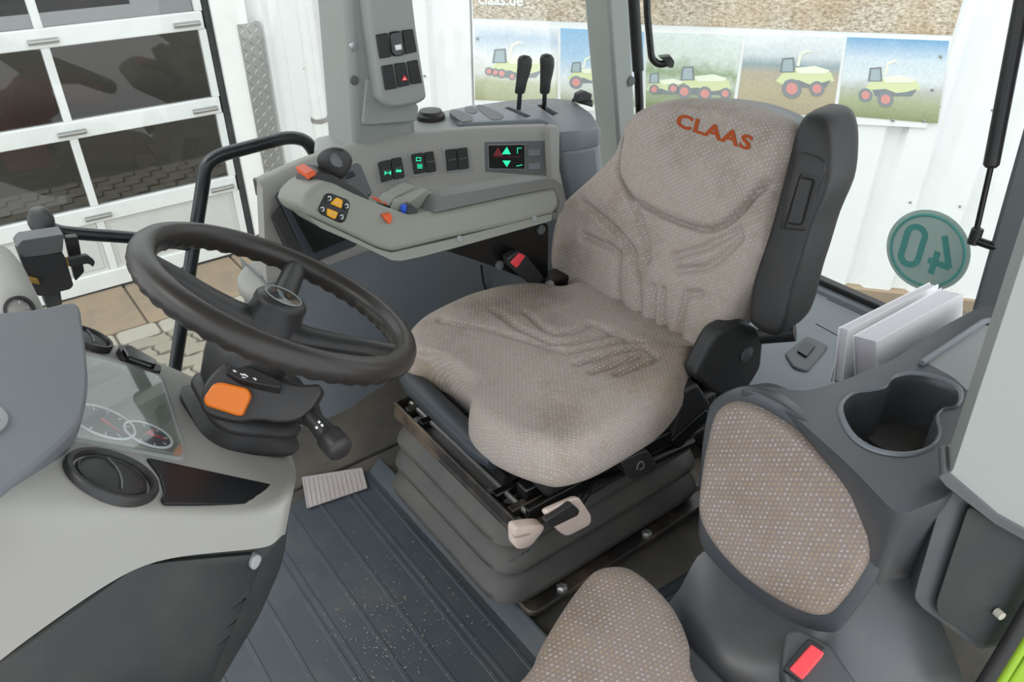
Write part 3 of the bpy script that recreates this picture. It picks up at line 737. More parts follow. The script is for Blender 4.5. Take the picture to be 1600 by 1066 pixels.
# levers on the door side
lv = MB().prism(fillet([at(*p, Y=.655) for p in ((850, 800), (905, 776), (925, 806), (924, 820), (886, 840), (872, 828))], .012), (0, .012, -.004)).build('height_lever', 'lever_white', seat, bevel=.004)
MB().prism(fillet([at(*p, Y=.645) for p in ((852, 815), (895, 788), (906, 798), (904, 806), (862, 826))], .006), (0, .012, 0)).build('lever_grip', 'black_plastic', lv, bevel=.003)
MB().tube(path_fillet([at(900, 797, Y=.66), at(915, 775, Y=.67), at(925, 755, Y=.69), at(985, 735, Y=.70)], .01), .006, 8).build('lever_rod', 'black_metal', lv)
kn = MB().prism(smooth_loop([at(*p, Y=.665) for p in ((806, 828), (815, 824), (846, 821), (850, 828), (838, 845), (826, 856), (808, 858), (805, 842))], 3), (0, .02, 0)).build('weight_knob', 'lever_white', seat, bevel=.005)
cut(kn, MB().prism([at(*p, Y=.655) for p in ((806, 846), (838, 838), (836, 842), (806, 850))], (0, .016, 0)))
pl = MB().prism(fillet([at(*p, Y=.665) for p in ((970, 722), (1012, 704), (1028, 726), (1024, 736), (994, 750), (984, 748))], .008), (0, .03, .0)).build('tilt_lever', 'black_plastic', seat, bevel=.005)
MB().tube(smooth_path([at(*p, Y=.663) for p in ((995, 734), (998, 724), (1004, 722), (1006, 730), (1000, 734))], 4), .0012, 6).build('lever_symbol', 'steel', pl)
MB().tube([at(1010, 725, Y=.69), at(1080, 690, Y=.70)], .01, 10).build('lever_shaft', 'black_metal', pl)
MB().box((.56, .698, .262), (1.04, .708, .292)).build('side_bar', 'black_metal', seat, bevel=.003)
# bracket carrying the control armrest, with the belt buckle
br = MB().prism(fillet([at(*p, Y=1.165) for p in ((697, 392), (852, 348), (857, 352), (856, 440), (848, 446), (800, 428), (770, 416))], .006), (0, .012, 0)).build('armrest_bracket', 'black_metal', seat, bevel=.002)
for p in ((845, 359), (780, 414)):
    MB().lathe(at(*p, Y=1.163), (0, -1, 0), [(.010, -.002), (.010, .004), (.005, .006)], 12).build('bracket_bolt', 'grey_dark', br)
MB().box((.92, 1.12, .22), (1.02, 1.17, .40)).build('bracket_foot', 'black_metal', seat, bevel=.005)
bk = MB().prism(fillet([at(*p, Y=1.135) for p in ((793, 404), (806, 395), (822, 398), (852, 436), (845, 446), (826, 442), (796, 416))], .006), (0, .022, 0)).build('belt_buckle', 'black_plastic', seat, bevel=.004)
MB().prism(fillet([at(*p, Y=1.132) for p in ((798, 411), (812, 396), (822, 400), (808, 420))], .004), (0, .01, 0)).build('release_button', 'red_button', bk, bevel=.002)
MB().tube([at(848, 442, Y=1.14), at(866, 448, Y=1.13)], .012, 10).build('buckle_stalk', 'black_plastic', bk)
MB().lathe(at(858, 448, Y=1.12), (0, -1, 0), [(.014, -.004), (.014, .006), (.007, .01)], 6).build('anchor_bolt', 'steel', bk, smooth=False)

# ---- control armrest
AN = V((0, -.9, .43)).normalized(); AP = V((.6, 1.115, .62)); PL = (AP, AN)
def ap(x, y, off=0.0, dy=0.0): return onp(x, y, AP + AN * off + V((0, dy, 0)), AN)
body_px = [(470, 322), (476, 306), (492, 290), (508, 284), (524, 287), (552, 302), (600, 322), (640, 336), (662, 334), (700, 328), (780, 310), (866, 292), (874, 298), (876, 322), (866, 334), (800, 352), (700, 374), (622, 393), (610, 394), (590, 388), (540, 364), (500, 346), (480, 336)]
poly = fillet([ap(*p) for p in body_px], .006)
ca = MB().prism(poly, V((0, .115, -.022))).build('control_armrest', 'grey_arm', seat, bevel=.010, seg=3)
low_px = [(480, 337), (540, 365), (590, 389), (612, 395), (700, 375), (862, 334), (862, 345), (760, 374), (660, 401), (626, 408), (612, 407), (560, 382), (500, 356)]
MB().prism(fillet([ap(*p, -.004) for p in low_px], .004), V((0, .09, -.01))).build('armrest_underside', 'grey_arm', ca, bevel=.003)
for p in ((718, 373), (835, 341)):
    MB().lathe(ap(*p, -.003), AN, [(.006, -.002), (.006, .0015), (.003, .002)], 12).build('cover_screw', 'grey_mid', ca)
# arm pad
pad_px = [(675, 332), (662, 312), (656, 292), (662, 286), (760, 272), (840, 268), (866, 274), (880, 290), (884, 310), (880, 330), (872, 336), (877, 312), (868, 293), (800, 304)]
PB = AP + V((0, .004, .0))
pd = MB().prism(fillet([ap(*p, .003) for p in ((676, 333), (686, 318), (692, 307), (770, 293), (850, 279), (866, 279), (880, 290), (884, 312), (879, 332), (871, 335), (876, 315), (866, 294), (800, 306))], .006), V((-.0, .085, -.020))).build('arm_pad', 'grey_armtop', ca, bevel=.010, seg=3)
# recess with throttle levers
MB().prism(fillet([ap(*p, .0, .055) for p in ((606, 322), (616, 308), (650, 290), (668, 296), (690, 312), (676, 332), (640, 336))], .004), V((0, .05, -.01))).build('bay_wall', 'grey_arm', ca, bevel=.004)
fk = MB().prism(fillet([ap(*p, .002, .03) for p in ((612, 330), (618, 313), (630, 308), (660, 294), (668, 297), (640, 318), (634, 330))], .004), V((0, .010, -.002))).build('throttle_fork', 'grey_arm', ca, bevel=.003)
MB().lathe(ap(631, 326, .0, .016), (-.2, -.2, 1), [(.006, -.01), (.006, .004), (.004, .008)], 14).build('blue_knob', 'blue', ca)
MB().lathe(ap(622, 318, .0, .05), (-.2, -.2, 1), [(.006, -.01), (.006, .006), (.003, .010)], 12).build('orange_knob', 'orange', ca)
MB().prism(fillet([ap(*p, .002, .012) for p in ((634, 332), (640, 318), (654, 328), (650, 336))], .002), V((0, .012, 0))).build('lever_guard', 'black_plastic', ca, bevel=.002)
MB().prism([ap(*p, .010) for p in ((598, 338), (612, 334), (614, 344), (609, 352))], V((0, .012, 0))).build('orange_pointer', 'orange_red', ca, bevel=.002)
for (x0, y0) in ((584, 312), (601, 320), (614, 326)):
    MB().prism([ap(x0, y0, .004, .07), ap(x0 + 12, y0 + 6, .004, .07), ap(x0 + 12, y0 + 1, .004, .07), ap(x0 + 2, y0 - 3, .004, .07)], V((0, .012, 0))).build('red_key', 'orange_red', ca, bevel=.001)
# keypad on the grip
kp = MB().prism(fillet([ap(*p, .002) for p in ((497, 326), (508, 303), (516, 301), (545, 312), (548, 320), (540, 346), (532, 349), (500, 334))], .006), -AN * .01).build('keypad', 'switch_black', ca, bevel=.002)
def key(pts, mt): return MB().prism(fillet([ap(*p, .006) for p in pts], .003), -AN * .006).build('key', mt, kp, bevel=.0015)
key(((508, 318), (513, 304), (523, 308), (517, 317)), 'switch_black'); key(((536, 325), (542, 315), (547, 320), (542, 330)), 'switch_black')
key(((498, 330), (502, 320), (511, 324), (511, 334)), 'switch_black'); key(((527, 342), (533, 331), (541, 334), (536, 347)), 'switch_black')
key(((516, 318), (526, 308), (536, 313), (534, 326)), 'yellow'); key(((511, 336), (511, 325), (529, 332), (524, 343)), 'yellow')
for (px, py) in ((515, 310), (542, 322), (504, 327), (534, 339)):
    MB().tube(smooth_path([ap(px - 3, py - 2, .0066), ap(px + 1, py - 3, .0066), ap(px + 2, py + 2, .0066), ap(px - 1, py + 3, .0066)], 4), .0007, 6).build('key_symbol', 'white_mark', kp)
for (px, py) in ((526, 317), (519, 334)):
    MB().tube([ap(px - 4, py - 1, .0066), ap(px + 5, py + 2, .0066)], .0006, 6).build('key_symbol', 'lever_white', kp)
# joystick on a dark neck in front of the grip
nk = MB().prism(fillet([ap(*p, .0, .05) for p in ((478, 314), (482, 282), (496, 268), (520, 272), (560, 296), (580, 312), (560, 318), (510, 290))], .008), V((0, .05, 0))).build('grip_back', 'black_plastic', ca, bevel=.006)
MB().prism(fillet([ap(*p, .0, .045) for p in ((478, 272), (492, 266), (496, 272), (482, 282))], .003), V((0, .045, 0))).build('orange_switch', 'orange_red', ca, bevel=.002)
js = ap(523, 252, 0, .06)
jy = MB().loft([[js + V((.75, -.6, 0)).normalized() * (s_ * math.cos(q)) * .030 * (1.0 - .22 * min(0, math.sin(q)) * -1) + V((.1, .12, 1)).normalized() * (s_ * math.sin(q)) * (.034 if math.sin(q) < 0 else .024) * (1.0 if abs(math.cos(q)) > .3 or math.sin(q) > 0 else 1.0) + AN * d_ for q in [2 * math.pi * k / 28 for k in range(28)]] for s_, d_ in ((.45, -.022), (.85, -.016), (1.0, -.004), (.97, .006), (.80, .013), (.5, .016))]).build('joystick', 'black_soft', ca, sharp=60)
MB().lathe(js + AN * .013, AN, [(.013, 0), (.013, .004), (.007, .006)], 20).build('joystick_rocker', 'grey_dark', jy)
MB().tube([js + V((0, .01, -.03)), js + V((.02, .02, -.08))], [.014, .02], 12).build('joystick_stem', 'black_soft', jy)

# ================================================================== right hand console
con = thing('side_console', (.8, 1.5, 0), 'grey side console with switch panel, terminal and lever housing under the right window', 'console')
TOPZ, BOTZ = .62, .455
tp = [(410, 294), (480, 262), (545, 240), (620, 222), (720, 212), (800, 208), (862, 206)]
T = [at(*p, Z=TOPZ) for p in tp]
Bc = [V((.432, 1.40, BOTZ)), V((.535, 1.398, BOTZ)), V((.643, 1.408, BOTZ)), V((.80, 1.415, BOTZ)), V((.955, 1.38, BOTZ)), V((1.04, 1.335, BOTZ)), V((1.13, 1.275, BOTZ))]
Ts = smooth_path(T, 5); Bs = smooth_path(Bc, 5)
sp_ = MB()
rim = []
for a, b in zip(Ts, Bs):
    up_ = (a - b).normalized(); out = V((0, 1, 0))
    rim.append([a + V((0, .05, -.03)), a + V((0, .05, .004)), a + V((0, .03, .012)), a + V((0, .010, .010)), a, a + up_ * -.012, b + up_ * .01, b, b + V((0, .004, -.012)), b + V((0, .03, -.014))])
rim = [[p + (V((.006, .05, -.006)) if i_ >= 3 else V((.003, .0, -.004))) for i_, p in enumerate(rim[0])]] + rim
sp_.loft(rim, cap=False, closed=False).build('switch_panel', 'grey_light', con, sharp=60)
# lower wall
lw = [[b + V((0, .006, -.010)) for b in Bs]]
for z, d_ in ((.40, .002), (.30, .0), (.18, -.006), (.10, -.02), (.05, -.03), (.0, -.03)):
    lw.append([V((b.x + .0, b.y + d_ - (.0), z)) for b in Bs])
lw = [[r_[0] + V((.0, .15, 0))] + r_ for r_ in lw]
MB().loft(lw, cap=False, closed=False).build('lower_wall', 'grey_console', con, sharp=60)
MB().tube([at(752, 415, Y=1.36), at(755, 440, Y=1.37), at(762, 462, Y=1.375)], .003, 8).build('cable', 'black_plastic', con)
# storage bin at the front end
bc = at(420, 428, Z=.435)
def oval(c, rx, ry, z, n=32, rot=.0): return [V((c.x + rx * math.cos(q) * math.cos(rot) - ry * math.sin(q) * math.sin(rot), c.y + rx * math.cos(q) * math.sin(rot) + ry * math.sin(q) * math.cos(rot), z)) for q in [2 * math.pi * k / n for k in range(n)]]
MB().loft([oval(bc, .058, .075, .402, rot=-.35), oval(bc, .066, .083, .408, rot=-.35), oval(bc, .066, .083, .428, rot=-.35), oval(bc, .060, .077, .436, rot=-.35), oval(bc, .045, .06, .436, rot=-.35)]).build('bin_lid', 'grey_light', con, sharp=60)
MB().loft([oval(bc, .050, .066, .002, rot=-.35), oval(bc, .054, .070, .2, rot=-.35), oval(bc, .060, .078, .402, rot=-.35)]).build('bin_body', 'grey_console', con, sharp=60)
kb = at(409, 379, Z=.47)
ko = MB().lathe(at(409, 383, Z=.45), (-.05, -.25, 1), [(.013, -.03), (.013, .0), (.010, .003), (.010, .012), (.013, .014), (.012, .022), (.006, .025)], 16).build('rotary_knob', 'black_plastic', con)
# panel frames for switches
def panel_frame(px, py):
    best = None
    for i in range(len(Ts) - 1):
        a, b, c = Bs[i], Bs[i + 1], Ts[i]
        d_ = Ts[i + 1]; n = ((b - a).cross(c - a)).normalized()
        if n.y > 0: n = -n
        q = onp(px, py, (a + b + c + d_) / 4, n)
        u = ((b - a) + (d_ - c)).normalized()
        m0 = (a + c) / 2; m1 = (b + d_) / 2
        t = (q - m0).dot((m1 - m0)) / (m1 - m0).length_squared
        e = 0 if 0 <= t <= 1 else min(abs(t), abs(t - 1))
        if best is None or e < best[0]: best = (e, q, u, n)
    e, q, u, n = best; v = n.cross(u).normalized()
    if v.z < 0: v = -v
    return q, u, v, n
def panel_slab(name, pxs, off, thick, mat, parent, round_=.002, bevel=.0015):
    cx_ = sum(p[0] for p in pxs) / len(pxs); cy_ = sum(p[1] for p in pxs) / len(pxs)
    q, u, v, n = panel_frame(cx_, cy_)
    poly = fillet([onp(px, py, q + n * off, n) for px, py in pxs], round_, 3)
    return MB().prism(poly, -n * thick).build(name, mat, parent, bevel=bevel)
def rocker(pxs, icon=None):
    o = panel_slab('rocker_switch', pxs, .009, .016, 'switch_black', con)
    cx_ = sum(p[0] for p in pxs) / len(pxs); cy_ = sum(p[1] for p in pxs) / len(pxs)
    x0 = min(p[0] for p in pxs) + 2; x1 = max(p[0] for p in pxs) - 2
    panel_slab('rocker_edge', [(cx_ - 5, cy_ + 1), (cx_ + 6, cy_ - 1), (cx_ + 6.4, cy_ + .2), (cx_ - 4.8, cy_ + 2.2)], .0105, .003, 'grey_dark', o, 0, 0)
    for (ix, iy, kind_) in (icon or []):
        if kind_ == 'h': shapes = [[(-5, -3), (-3, -3), (-3, 3), (-5, 3)], [(3, -3), (5, -3), (5, 3), (3, 3)], [(-3, -.7), (3, -.7), (3, .8), (-3, .8)]]
        elif kind_ == 'o': shapes = [[(-5, 0), (-2, -3), (-2, 3)], [(5, 0), (2, 3), (2, -3)], [(-2, -1.6), (2, -1.6), (2, 1.6), (-2, 1.6)]]
        elif kind_ == 'b': shapes = [[(-4, -3), (4, -3), (4, -2), (-4, -2)], [(-4, 1.6), (4, 1.6), (4, 2.8), (-4, 2.8)], [(-4, -3), (-3, -3), (-3, 2.5), (-4, 2.5)], [(3, -3), (4, -3), (4, 2.5), (3, 2.5)]]
        else: shapes = [[(-4, -3), (4, -3), (4, -1.8), (-4, -1.8)], [(-4, -.6), (4, -.6), (4, .6), (-4, .6)], [(-4, 1.8), (4, 1.8), (4, 3), (-4, 3)]]
        q, u, v, n = panel_frame(ix, iy); m_ = MB()
        for s_ in shapes: m_.prism([onp(ix + a_, iy + b_, q + n * .0098, n) for a_, b_ in s_], -n * .001)
        m_.build('lit_symbol', 'green_lit', o, smooth=False)
panel_slab('switch_frame', [(586, 248), (632, 238), (641, 280), (596, 294)], .0015, .006, 'grey_mid', con, .004)
panel_slab('switch_frame', [(636, 238), (684, 230), (690, 270), (646, 278)], .0015, .006, 'grey_mid', con, .004)
panel_slab('switch_frame', [(690, 229), (738, 223), (742, 266), (698, 270)], .0015, .006, 'grey_mid', con, .004)
rocker([(592, 253), (609, 249), (614, 279), (598, 283)], [(606, 270, 'h')])
rocker([(611, 248), (627, 245), (633, 276), (616, 279)], [(623, 267, 'o')])
rocker([(643, 241), (661, 238), (665, 268), (648, 271)], [(654, 249, 'b'), (656, 260, 'l')])
rocker([(663, 238), (677, 236), (682, 266), (667, 268)])
rocker([(696, 234), (713, 232), (716, 264), (699, 266)])
rocker([(714, 232), (730, 230), (733, 262), (717, 264)])
rocker([(604, 298), (622, 294), (624, 310), (607, 314)])
rocker([(623, 294), (638, 290), (640, 306), (626, 310)])
# gear display
dp = panel_slab('display_surround', [(757, 222), (854, 220), (853, 274), (758, 268)], .003, .008, 'grey_dark', con, .003)
ds = panel_slab('display', [(763, 227), (820, 226), (820, 264), (764, 263)], .006, .004, 'lens_dark', con, .002, .001)
panel_slab('display_rim', [(762, 226), (821, 225), (821, 265), (763, 264)], .005, .003, 'grey_mid', ds, .002, .001)
for pts_, m_ in (([(771, 244), (778, 230), (778.5, 232), (773, 242.6), (784, 242.4), (778, 230), (785, 244)], 'red_dim'), ([(784, 241), (792, 229.5), (798, 241)], 'green_lit'), ([(785, 251), (798, 251), (792, 261)], 'green_lit'),
                 ([(808, 232), (809, 232), (809, 240), (808, 240)], 'green_lit'), ([(808, 231), (815, 231), (815, 232), (808, 232)], 'green_lit'), ([(807, 259), (816, 257), (816, 258.2), (807, 260.2)], 'green_lit'), ([(771, 245.4), (815, 244.6), (815, 245.2), (771, 246)], 'red_dim')):
    q, u, v, n = panel_frame(790, 245)
    if len(pts_) == 7: pts_ = [(770, 244), (778, 230), (786, 244)]
    MB().prism([onp(px, py, q + n * .0066, n) for px, py in pts_], -n * .0008).build('lit_symbol', m_, ds, smooth=False)
panel_slab('key', [(826, 234), (845, 233), (845, 243), (826, 244)], .006, .006, 'grey_house', con, .002)
panel_slab('key', [(826, 255), (845, 254), (845, 264), (826, 265)], .006, .006, 'grey_house', con, .002)
# post at the rear end of the panel
MB().prism(fillet([at(*p, Y=1.33) for p in ((858, 205), (861, 197), (872, 197), (875, 206), (874, 345), (864, 352))], .006), (0, .02, 0)).build('end_post', 'grey_light', con, bevel=.006)
# terminal and dark inlay at the front
tpn = panel_frame(480, 340)
def tslab(name, pxs, off, thick, mat, parent=con, r_=.003, bevel=.002):
    q, u, v, n = tpn; n = V((-.12, -.80, .60)).normalized(); q = V((.50, 1.405, .52))
    return MB().prism(fillet([onp(px, py, q + n * off, n) for px, py in pxs], r_, 3), -n * thick).build(name, mat, parent, bevel=bevel)
tm = tslab('terminal', [(431, 302), (478, 283), (520, 300), (562, 378), (483, 409)], .018, .04, 'screen_dark')
tslab('terminal_screen', [(444, 312), (480, 298), (508, 312), (545, 372), (490, 396)], .0195, .002, 'lens_dark', tm, .002, .0008)
tslab('terminal_edge', [(424, 336), (437, 319), (479, 402), (458, 405)], .012, .03, 'black_plastic')
tslab('side_inlay', [(488, 284), (558, 254), (564, 258), (582, 302), (560, 312), (520, 300)], .006, .02, 'grey_dark')
tslab('inlay_key', [(536, 272), (552, 266), (556, 274), (540, 280)], .010, .01, 'screen_dark')
# shelf behind the panel and the housing with levers
sh_ = [Ts[i] + V((0, .03, -.004)) for i in range(9, len(Ts))]
poly = [V((p.x, p.y, .618)) for p in sh_] + [V((1.16, 1.70, .618)), V((.70, 1.70, .618)), V((.66, 1.62, .618))]
MB().prism(poly, (0, 0, -.12)).build('shelf_top', 'grey_mid', con, bevel=.008)
HZ = .632
hpx = [(700, 172), (719, 193), (850, 187), (862, 191), (872, 208), (905, 206), (940, 199), (926, 176), (895, 155), (860, 152), (800, 155), (750, 162)]
ht = fillet([at(*p, Z=HZ) for p in hpx], .015)
hs = MB().prism(ht, (0, 0, -.05)).build('lever_housing', 'grey_house', con, bevel=.010, seg=3)
low = [at(*p, Z=HZ) for p in ((872, 208), (905, 206), (940, 199), (926, 176), (895, 155), (800, 155))]
l2 = [V((p.x, p.y, .60)) for p in low]; l3 = [V((p.x + .05, p.y - .01, .30)) for p in low]; l4 = [V((p.x + .06, p.y - .02, .0)) for p in low]
MB().loft([l2, l3, l4]).build('housing_side', 'grey_house', con, bevel=.02)
for pts_ in ([(702, 175), (712, 171), (735, 180), (738, 188), (726, 190), (718, 188)], [(744, 167), (754, 164), (784, 178), (784, 185), (772, 187), (764, 184)], [(726, 168), (738, 166), (746, 172), (740, 177), (730, 175)]):
    MB().prism(smooth_loop([at(*p, Z=HZ + .0015) for p in pts_], 4), (0, 0, -.006)).build('cover_cap', 'grey_dark', hs, bevel=.001)
for i_, (s_px, base, tip, mid) in enumerate(((((787, 162), (796, 161), (831, 175), (822, 178)), (809, 171), (820, 86), (812, 146)), (((838, 158), (847, 157), (873, 171), (864, 175)), (850, 165), (854, 84), (851, 146)))):
    cut(hs, MB().prism(fillet([at(*p, Z=HZ + .01) for p in s_px], .004), (0, 0, -.045)))
    b0 = at(*base, Z=HZ); q1 = at(*mid, Y=b0.y); q2 = at(*tip, Y=b0.y)
    lv = MB().tube([b0 - V((0, 0, .03)), q1 + (q1 - b0) * .3], .006, 10).build('lever_shaft', 'black_metal', con)
    ax = (q2 - q1); L_ = ax.length; a_ = ax.normalized()
    rings = []
    for t, w_, d_, sx_ in ((0, .011, .010, 0), (.04, .013, .012, 0), (.3, .014, .012, .001), (.5, .0165, .013, .003), (.7, .018, .014, .004), (.88, .018, .014, .002), (.97, .013, .011, .0), (1.0, .005, .005, -.001)):
        c = q1 + a_ * (L_ * t) + V((sx_, 0, 0)); u_ = V((.8, -.6, 0)); v_ = a_.cross(u_).normalized()
        rings.append([c + u_ * (w_ * math.cos(q)) + v_ * (d_ * math.sin(q)) for q in [2 * math.pi * k / 16 for k in range(16)]])
    MB().loft(rings).build('lever_grip', 'black_plastic', lv, sharp=60)
for (px, py) in ((781, 164), (789, 171), (834, 161), (848, 171)):
    q = at(px, py, Z=HZ + .0008); MB().prism([q + V((.004 * math.cos(k * 2.09), .004 * math.sin(k * 2.09), 0)) for k in range(3)], (0, 0, -.0012)).build('mark', 'gold', hs)
kk = at(673, 181, Z=.625)
MB().lathe(kk, (0, 0, 1), [(.036, -.006), (.036, .004), (.030, .008), (.028, .014), (.012, .015)], 28).build('ash_tray_lid', 'black_plastic', con)

# ---- pillar between the door and the side window, with its switch cover
bp_ = thing('switch_pillar', (.84, 1.62, .5), 'grey cab pillar carrying two rows of black rocker switches', 'pillar')
PY = 1.56
sx0 = at(556, 240, Y=PY); sx1 = at(541, 0, Y=PY); sx2 = at(652, 215, Y=PY); sx3 = at(643, 0, Y=PY)
def ext(a, b, z): t = (z - a.z) / (b.z - a.z); return V((a.x + (b.x - a.x) * t, PY, z))
poly = [ext(sx0, sx1, .56), ext(sx2, sx3, .56), ext(sx2, sx3, 1.74), ext(sx0, sx1, 1.74)]
MB().prism(poly, (0, .15, 0)).build('pillar_post', 'grey_pillar', bp_, bevel=.015)
CY = 1.50; PN = V((-.12, -1, .06)).normalized(); PQ = at(620, 90, Y=CY)
def pslab(name, pxs, off, thick, mat, parent, r_=.004, bevel=.003): return MB().prism(fillet([onp(px, py, PQ + PN * off, PN) for px, py in pxs], r_, 4), -PN * thick).build(name, mat, parent, bevel=bevel)
cv = pslab('switch_cover', [(562, -260), (640, -260), (646, 0), (652, 50), (666, 140), (668, 154), (655, 163), (618, 170), (606, 168), (596, 158), (577, 30), (566, -60)], 0, .10, 'grey_pillar', bp_, .012, .008)
pslab('cover_neck', [(572, 120), (596, 130), (640, 155), (655, 165), (652, 190), (580, 196), (566, 196)], -.05, .06, 'grey_pillar', bp_, .01, .008)
for i_, q4 in enumerate((((588, 55), (606, 52), (612, 89), (594, 92)), ((609, 51), (627, 49), (632, 86), (614, 88)), ((629, 48), (646, 46), (652, 81), (634, 85)), ((597, 104), (614, 101), (621, 138), (603, 141)), ((617, 100), (634, 98), (641, 133), (623, 137)), ((637, 97), (653, 94), (660, 130), (643, 132)))):
    o = pslab('rocker_switch', q4, .006, .014, 'switch_black', bp_, .002, .0015)
    if i_ == 1:
        o = pslab('rocker_bezel', [(610, 55), (613, 50), (624, 49), (629, 54), (631, 82), (627, 88), (618, 88), (613, 84)], .011, .008, 'black_gloss', o, .003, .002)
        pslab('white_stripe', [(617, 71), (627, 69), (628, 77), (619, 79)], .0125, .004, 'white_mark', bp_, .001, .0005)
    if i_ == 4:
        pslab('warning_symbol', [(628, 126), (632, 118), (637, 125)], .0066, .001, 'red_lit', o, 0, 0)
        pslab('warning_symbol', [(630.5, 124.6), (632.2, 121.5), (634.4, 124.2)], .0070, .001, 'white_mark', o, 0, 0)
for p in ((553, 73), (554, 126)):
    MB().lathe(at(*p, Y=PY - .001), (0, -1, 0), [(.010, -.003), (.010, .001), (.004, .0015)], 14).build('screw', 'grey_dark' if p[1] > 100 else 'chrome', bp_)
MB().lathe(at(571, 147, Y=PY - .001), (0, -1, 0), [(.013, -.003), (.012, .0008)], 16, sx=.7).build('cover_plug', 'grey_pillar', bp_)

# ---- outside the right window: door rail, latch, struts
gr = thing('grab_rail', (.45, 1.80, 0), 'black bent tubular grab rail outside the right door glass', 'rail')
RY = 1.79
path = [at(*p, Y=RY) for p in ((270, 600), (300, 400), (322, 256), (345, 242), (450, 214), (478, 218), (500, 252), (520, 300))]
MB().tube(path_fillet(path, .05, 6), .016, 14).build('tube', 'bar_metal', gr)
r2 = [at(*p, Y=RY - .0) for p in ((66, 350), (90, 362), (130, 366), (215, 372), (300, 384))]
MB().tube(path_fillet(r2, .04, 5), .014, 14).build('handle_tube', 'bar_metal', gr)
MB().lathe(at(62, 345, Y=RY + .0), V((-.6, -.6, .3)), [(.026, -.012), (.030, -.006), (.030, .0), (.024, .006), (.014, .008)], 24).build('round_foot', 'black_plastic', gr)
lt = thing('door_latch', (.1, 1.70, .38), 'black door latch box with a small lever and brass bolt on the right door glass', 'latch')
LY = 1.68
MB().prism(fillet([at(*p, Y=LY) for p in ((30, 398), (38, 404), (98, 396), (102, 402), (115, 446), (110, 452), (66, 463), (58, 462), (48, 448))], .004), (0, .06, 0)).build('latch_case', 'black_plastic', lt, bevel=.004)
MB().prism(fillet([at(*p, Y=LY + .004) for p in ((26, 386), (34, 376), (100, 366), (98, 394), (38, 406), (34, 402))], .004), (0, .05, 0)).build('latch_cover', 'grey_dark', lt, bevel=.004)
MB().prism(fillet([at(*p, Y=LY + .03) for p in ((102, 372), (122, 370), (132, 425), (118, 440), (108, 400))], .004), (0, .02, 0)).build('glass_clamp', 'black_plastic', lt, bevel=.003)
MB().prism(fillet([at(*p, Y=LY - .012) for p in ((106, 406), (136, 399), (149, 409), (146, 418), (138, 412), (110, 418))], .004), (0, .014, 0)).build('latch_lever', 'black_plastic', lt, bevel=.004)
MB().prism([at(*p, Y=LY - .008) for p in ((35, 430), (60, 436), (64, 446), (54, 444), (36, 440))], (0, .012, 0)).build('bolt', 'gold', lt, bevel=.002)
MB().prism([at(*p, Y=LY - .004) for p in ((104, 405), (109, 404), (111, 416), (106, 417))], (0, .012, 0)).build('spring', 'gold', lt, bevel=.001)
MB().prism([at(*p, Y=LY + .03) for p in ((66, 458), (94, 452), (98, 476), (74, 484))], (0, .05, 0)).build('latch_strap', 'seal', lt, bevel=.003)
st = thing('window_strut', (1.72, 1.66, .35), 'black gas strut beside the light grey square pillar on the right side window', 'strut')
a = at(1000, 190, Y=1.66); b = at(997, 110, Y=1.66); c = at(990, 0, Y=1.66); d_ = c + (c - b) * 1.2
MB().tube([a, b], .013, 12).build('rod', 'black_metal', st); MB().tube([b, d_], .017, 14).build('cylinder', 'black_plastic', st)
MB().tube([at(984, 188, Y=1.64), at(1004, 184, Y=1.67)], .014, 12).build('ball_joint', 'black_plastic', st)
hk = thing('window_stay', (1.8, 1.9, .6), 'black bent stay rod with end clip hanging outside the rear window', 'rod')
hp_ = [onp(*p, V((1.95, 1.75, .5)), V((-.6, -.8, 0))) for p in ((1009, -160), (1011, 20), (1018, 92), (1030, 102), (1046, 97))]
MB().tube(path_fillet(hp_, .03, 5), .0115, 12).build('rod', 'black_metal', hk)
MB().prism(fillet([onp(*p, V((1.94, 1.74, .5)), V((-.6, -.8, 0))) for p in ((1030, 90), (1048, 88), (1054, 96), (1052, 106), (1044, 106), (1040, 97))], .004), (.02, .026, 0)).build('clip', 'black_plastic', hk, bevel=.002)
vl = thing('window_catch', (1.38, 1.56, .63), 'small black window catch standing on the rear of the lever housing', 'catch')
q = at(908, 163, Z=HZ)
MB().prism([at(*p, Z=HZ) for p in ((893, 158), (926, 168), (926, 160), (900, 154))], (0, 0, .006)).build('foot_plate', 'black_plastic', vl, bevel=.001)
MB().prism(fillet([at(*p, Y=q.y) for p in ((902, 160), (905, 147), (915, 142), (926, 147), (924, 158), (914, 162))], .004), (0, .02, 0)).build('catch_block', 'black_plastic', vl, bevel=.003)

# ================================================================== dashboard
DN = V((math.sin(math.radians(40)), 0, math.cos(math.radians(40)))); DP = V((.19, .9156, .5156))
def dpt(x, y, off=0.0): return onp(x, y, DP + DN * off, DN)
def dslab(name, pxs, off, thick, mat, parent, r_=.004, bevel=.002, seg=2): return MB().prism(fillet([dpt(px, py, off) for px, py in pxs], r_, 4), -DN * thick).build(name, mat, parent, bevel=bevel, seg=seg)
dash = thing('dashboard', (.05, .9, 0), 'light grey dashboard with round vents, instrument glass and dark lower panel', 'dashboard')
# side face of the dashboard
SN = V((.22, -.96, .16)).normalized(); SP = dpt(300, 800)
def spt(x, y, off=0.0): return onp(x, y, SP + SN * off, SN)
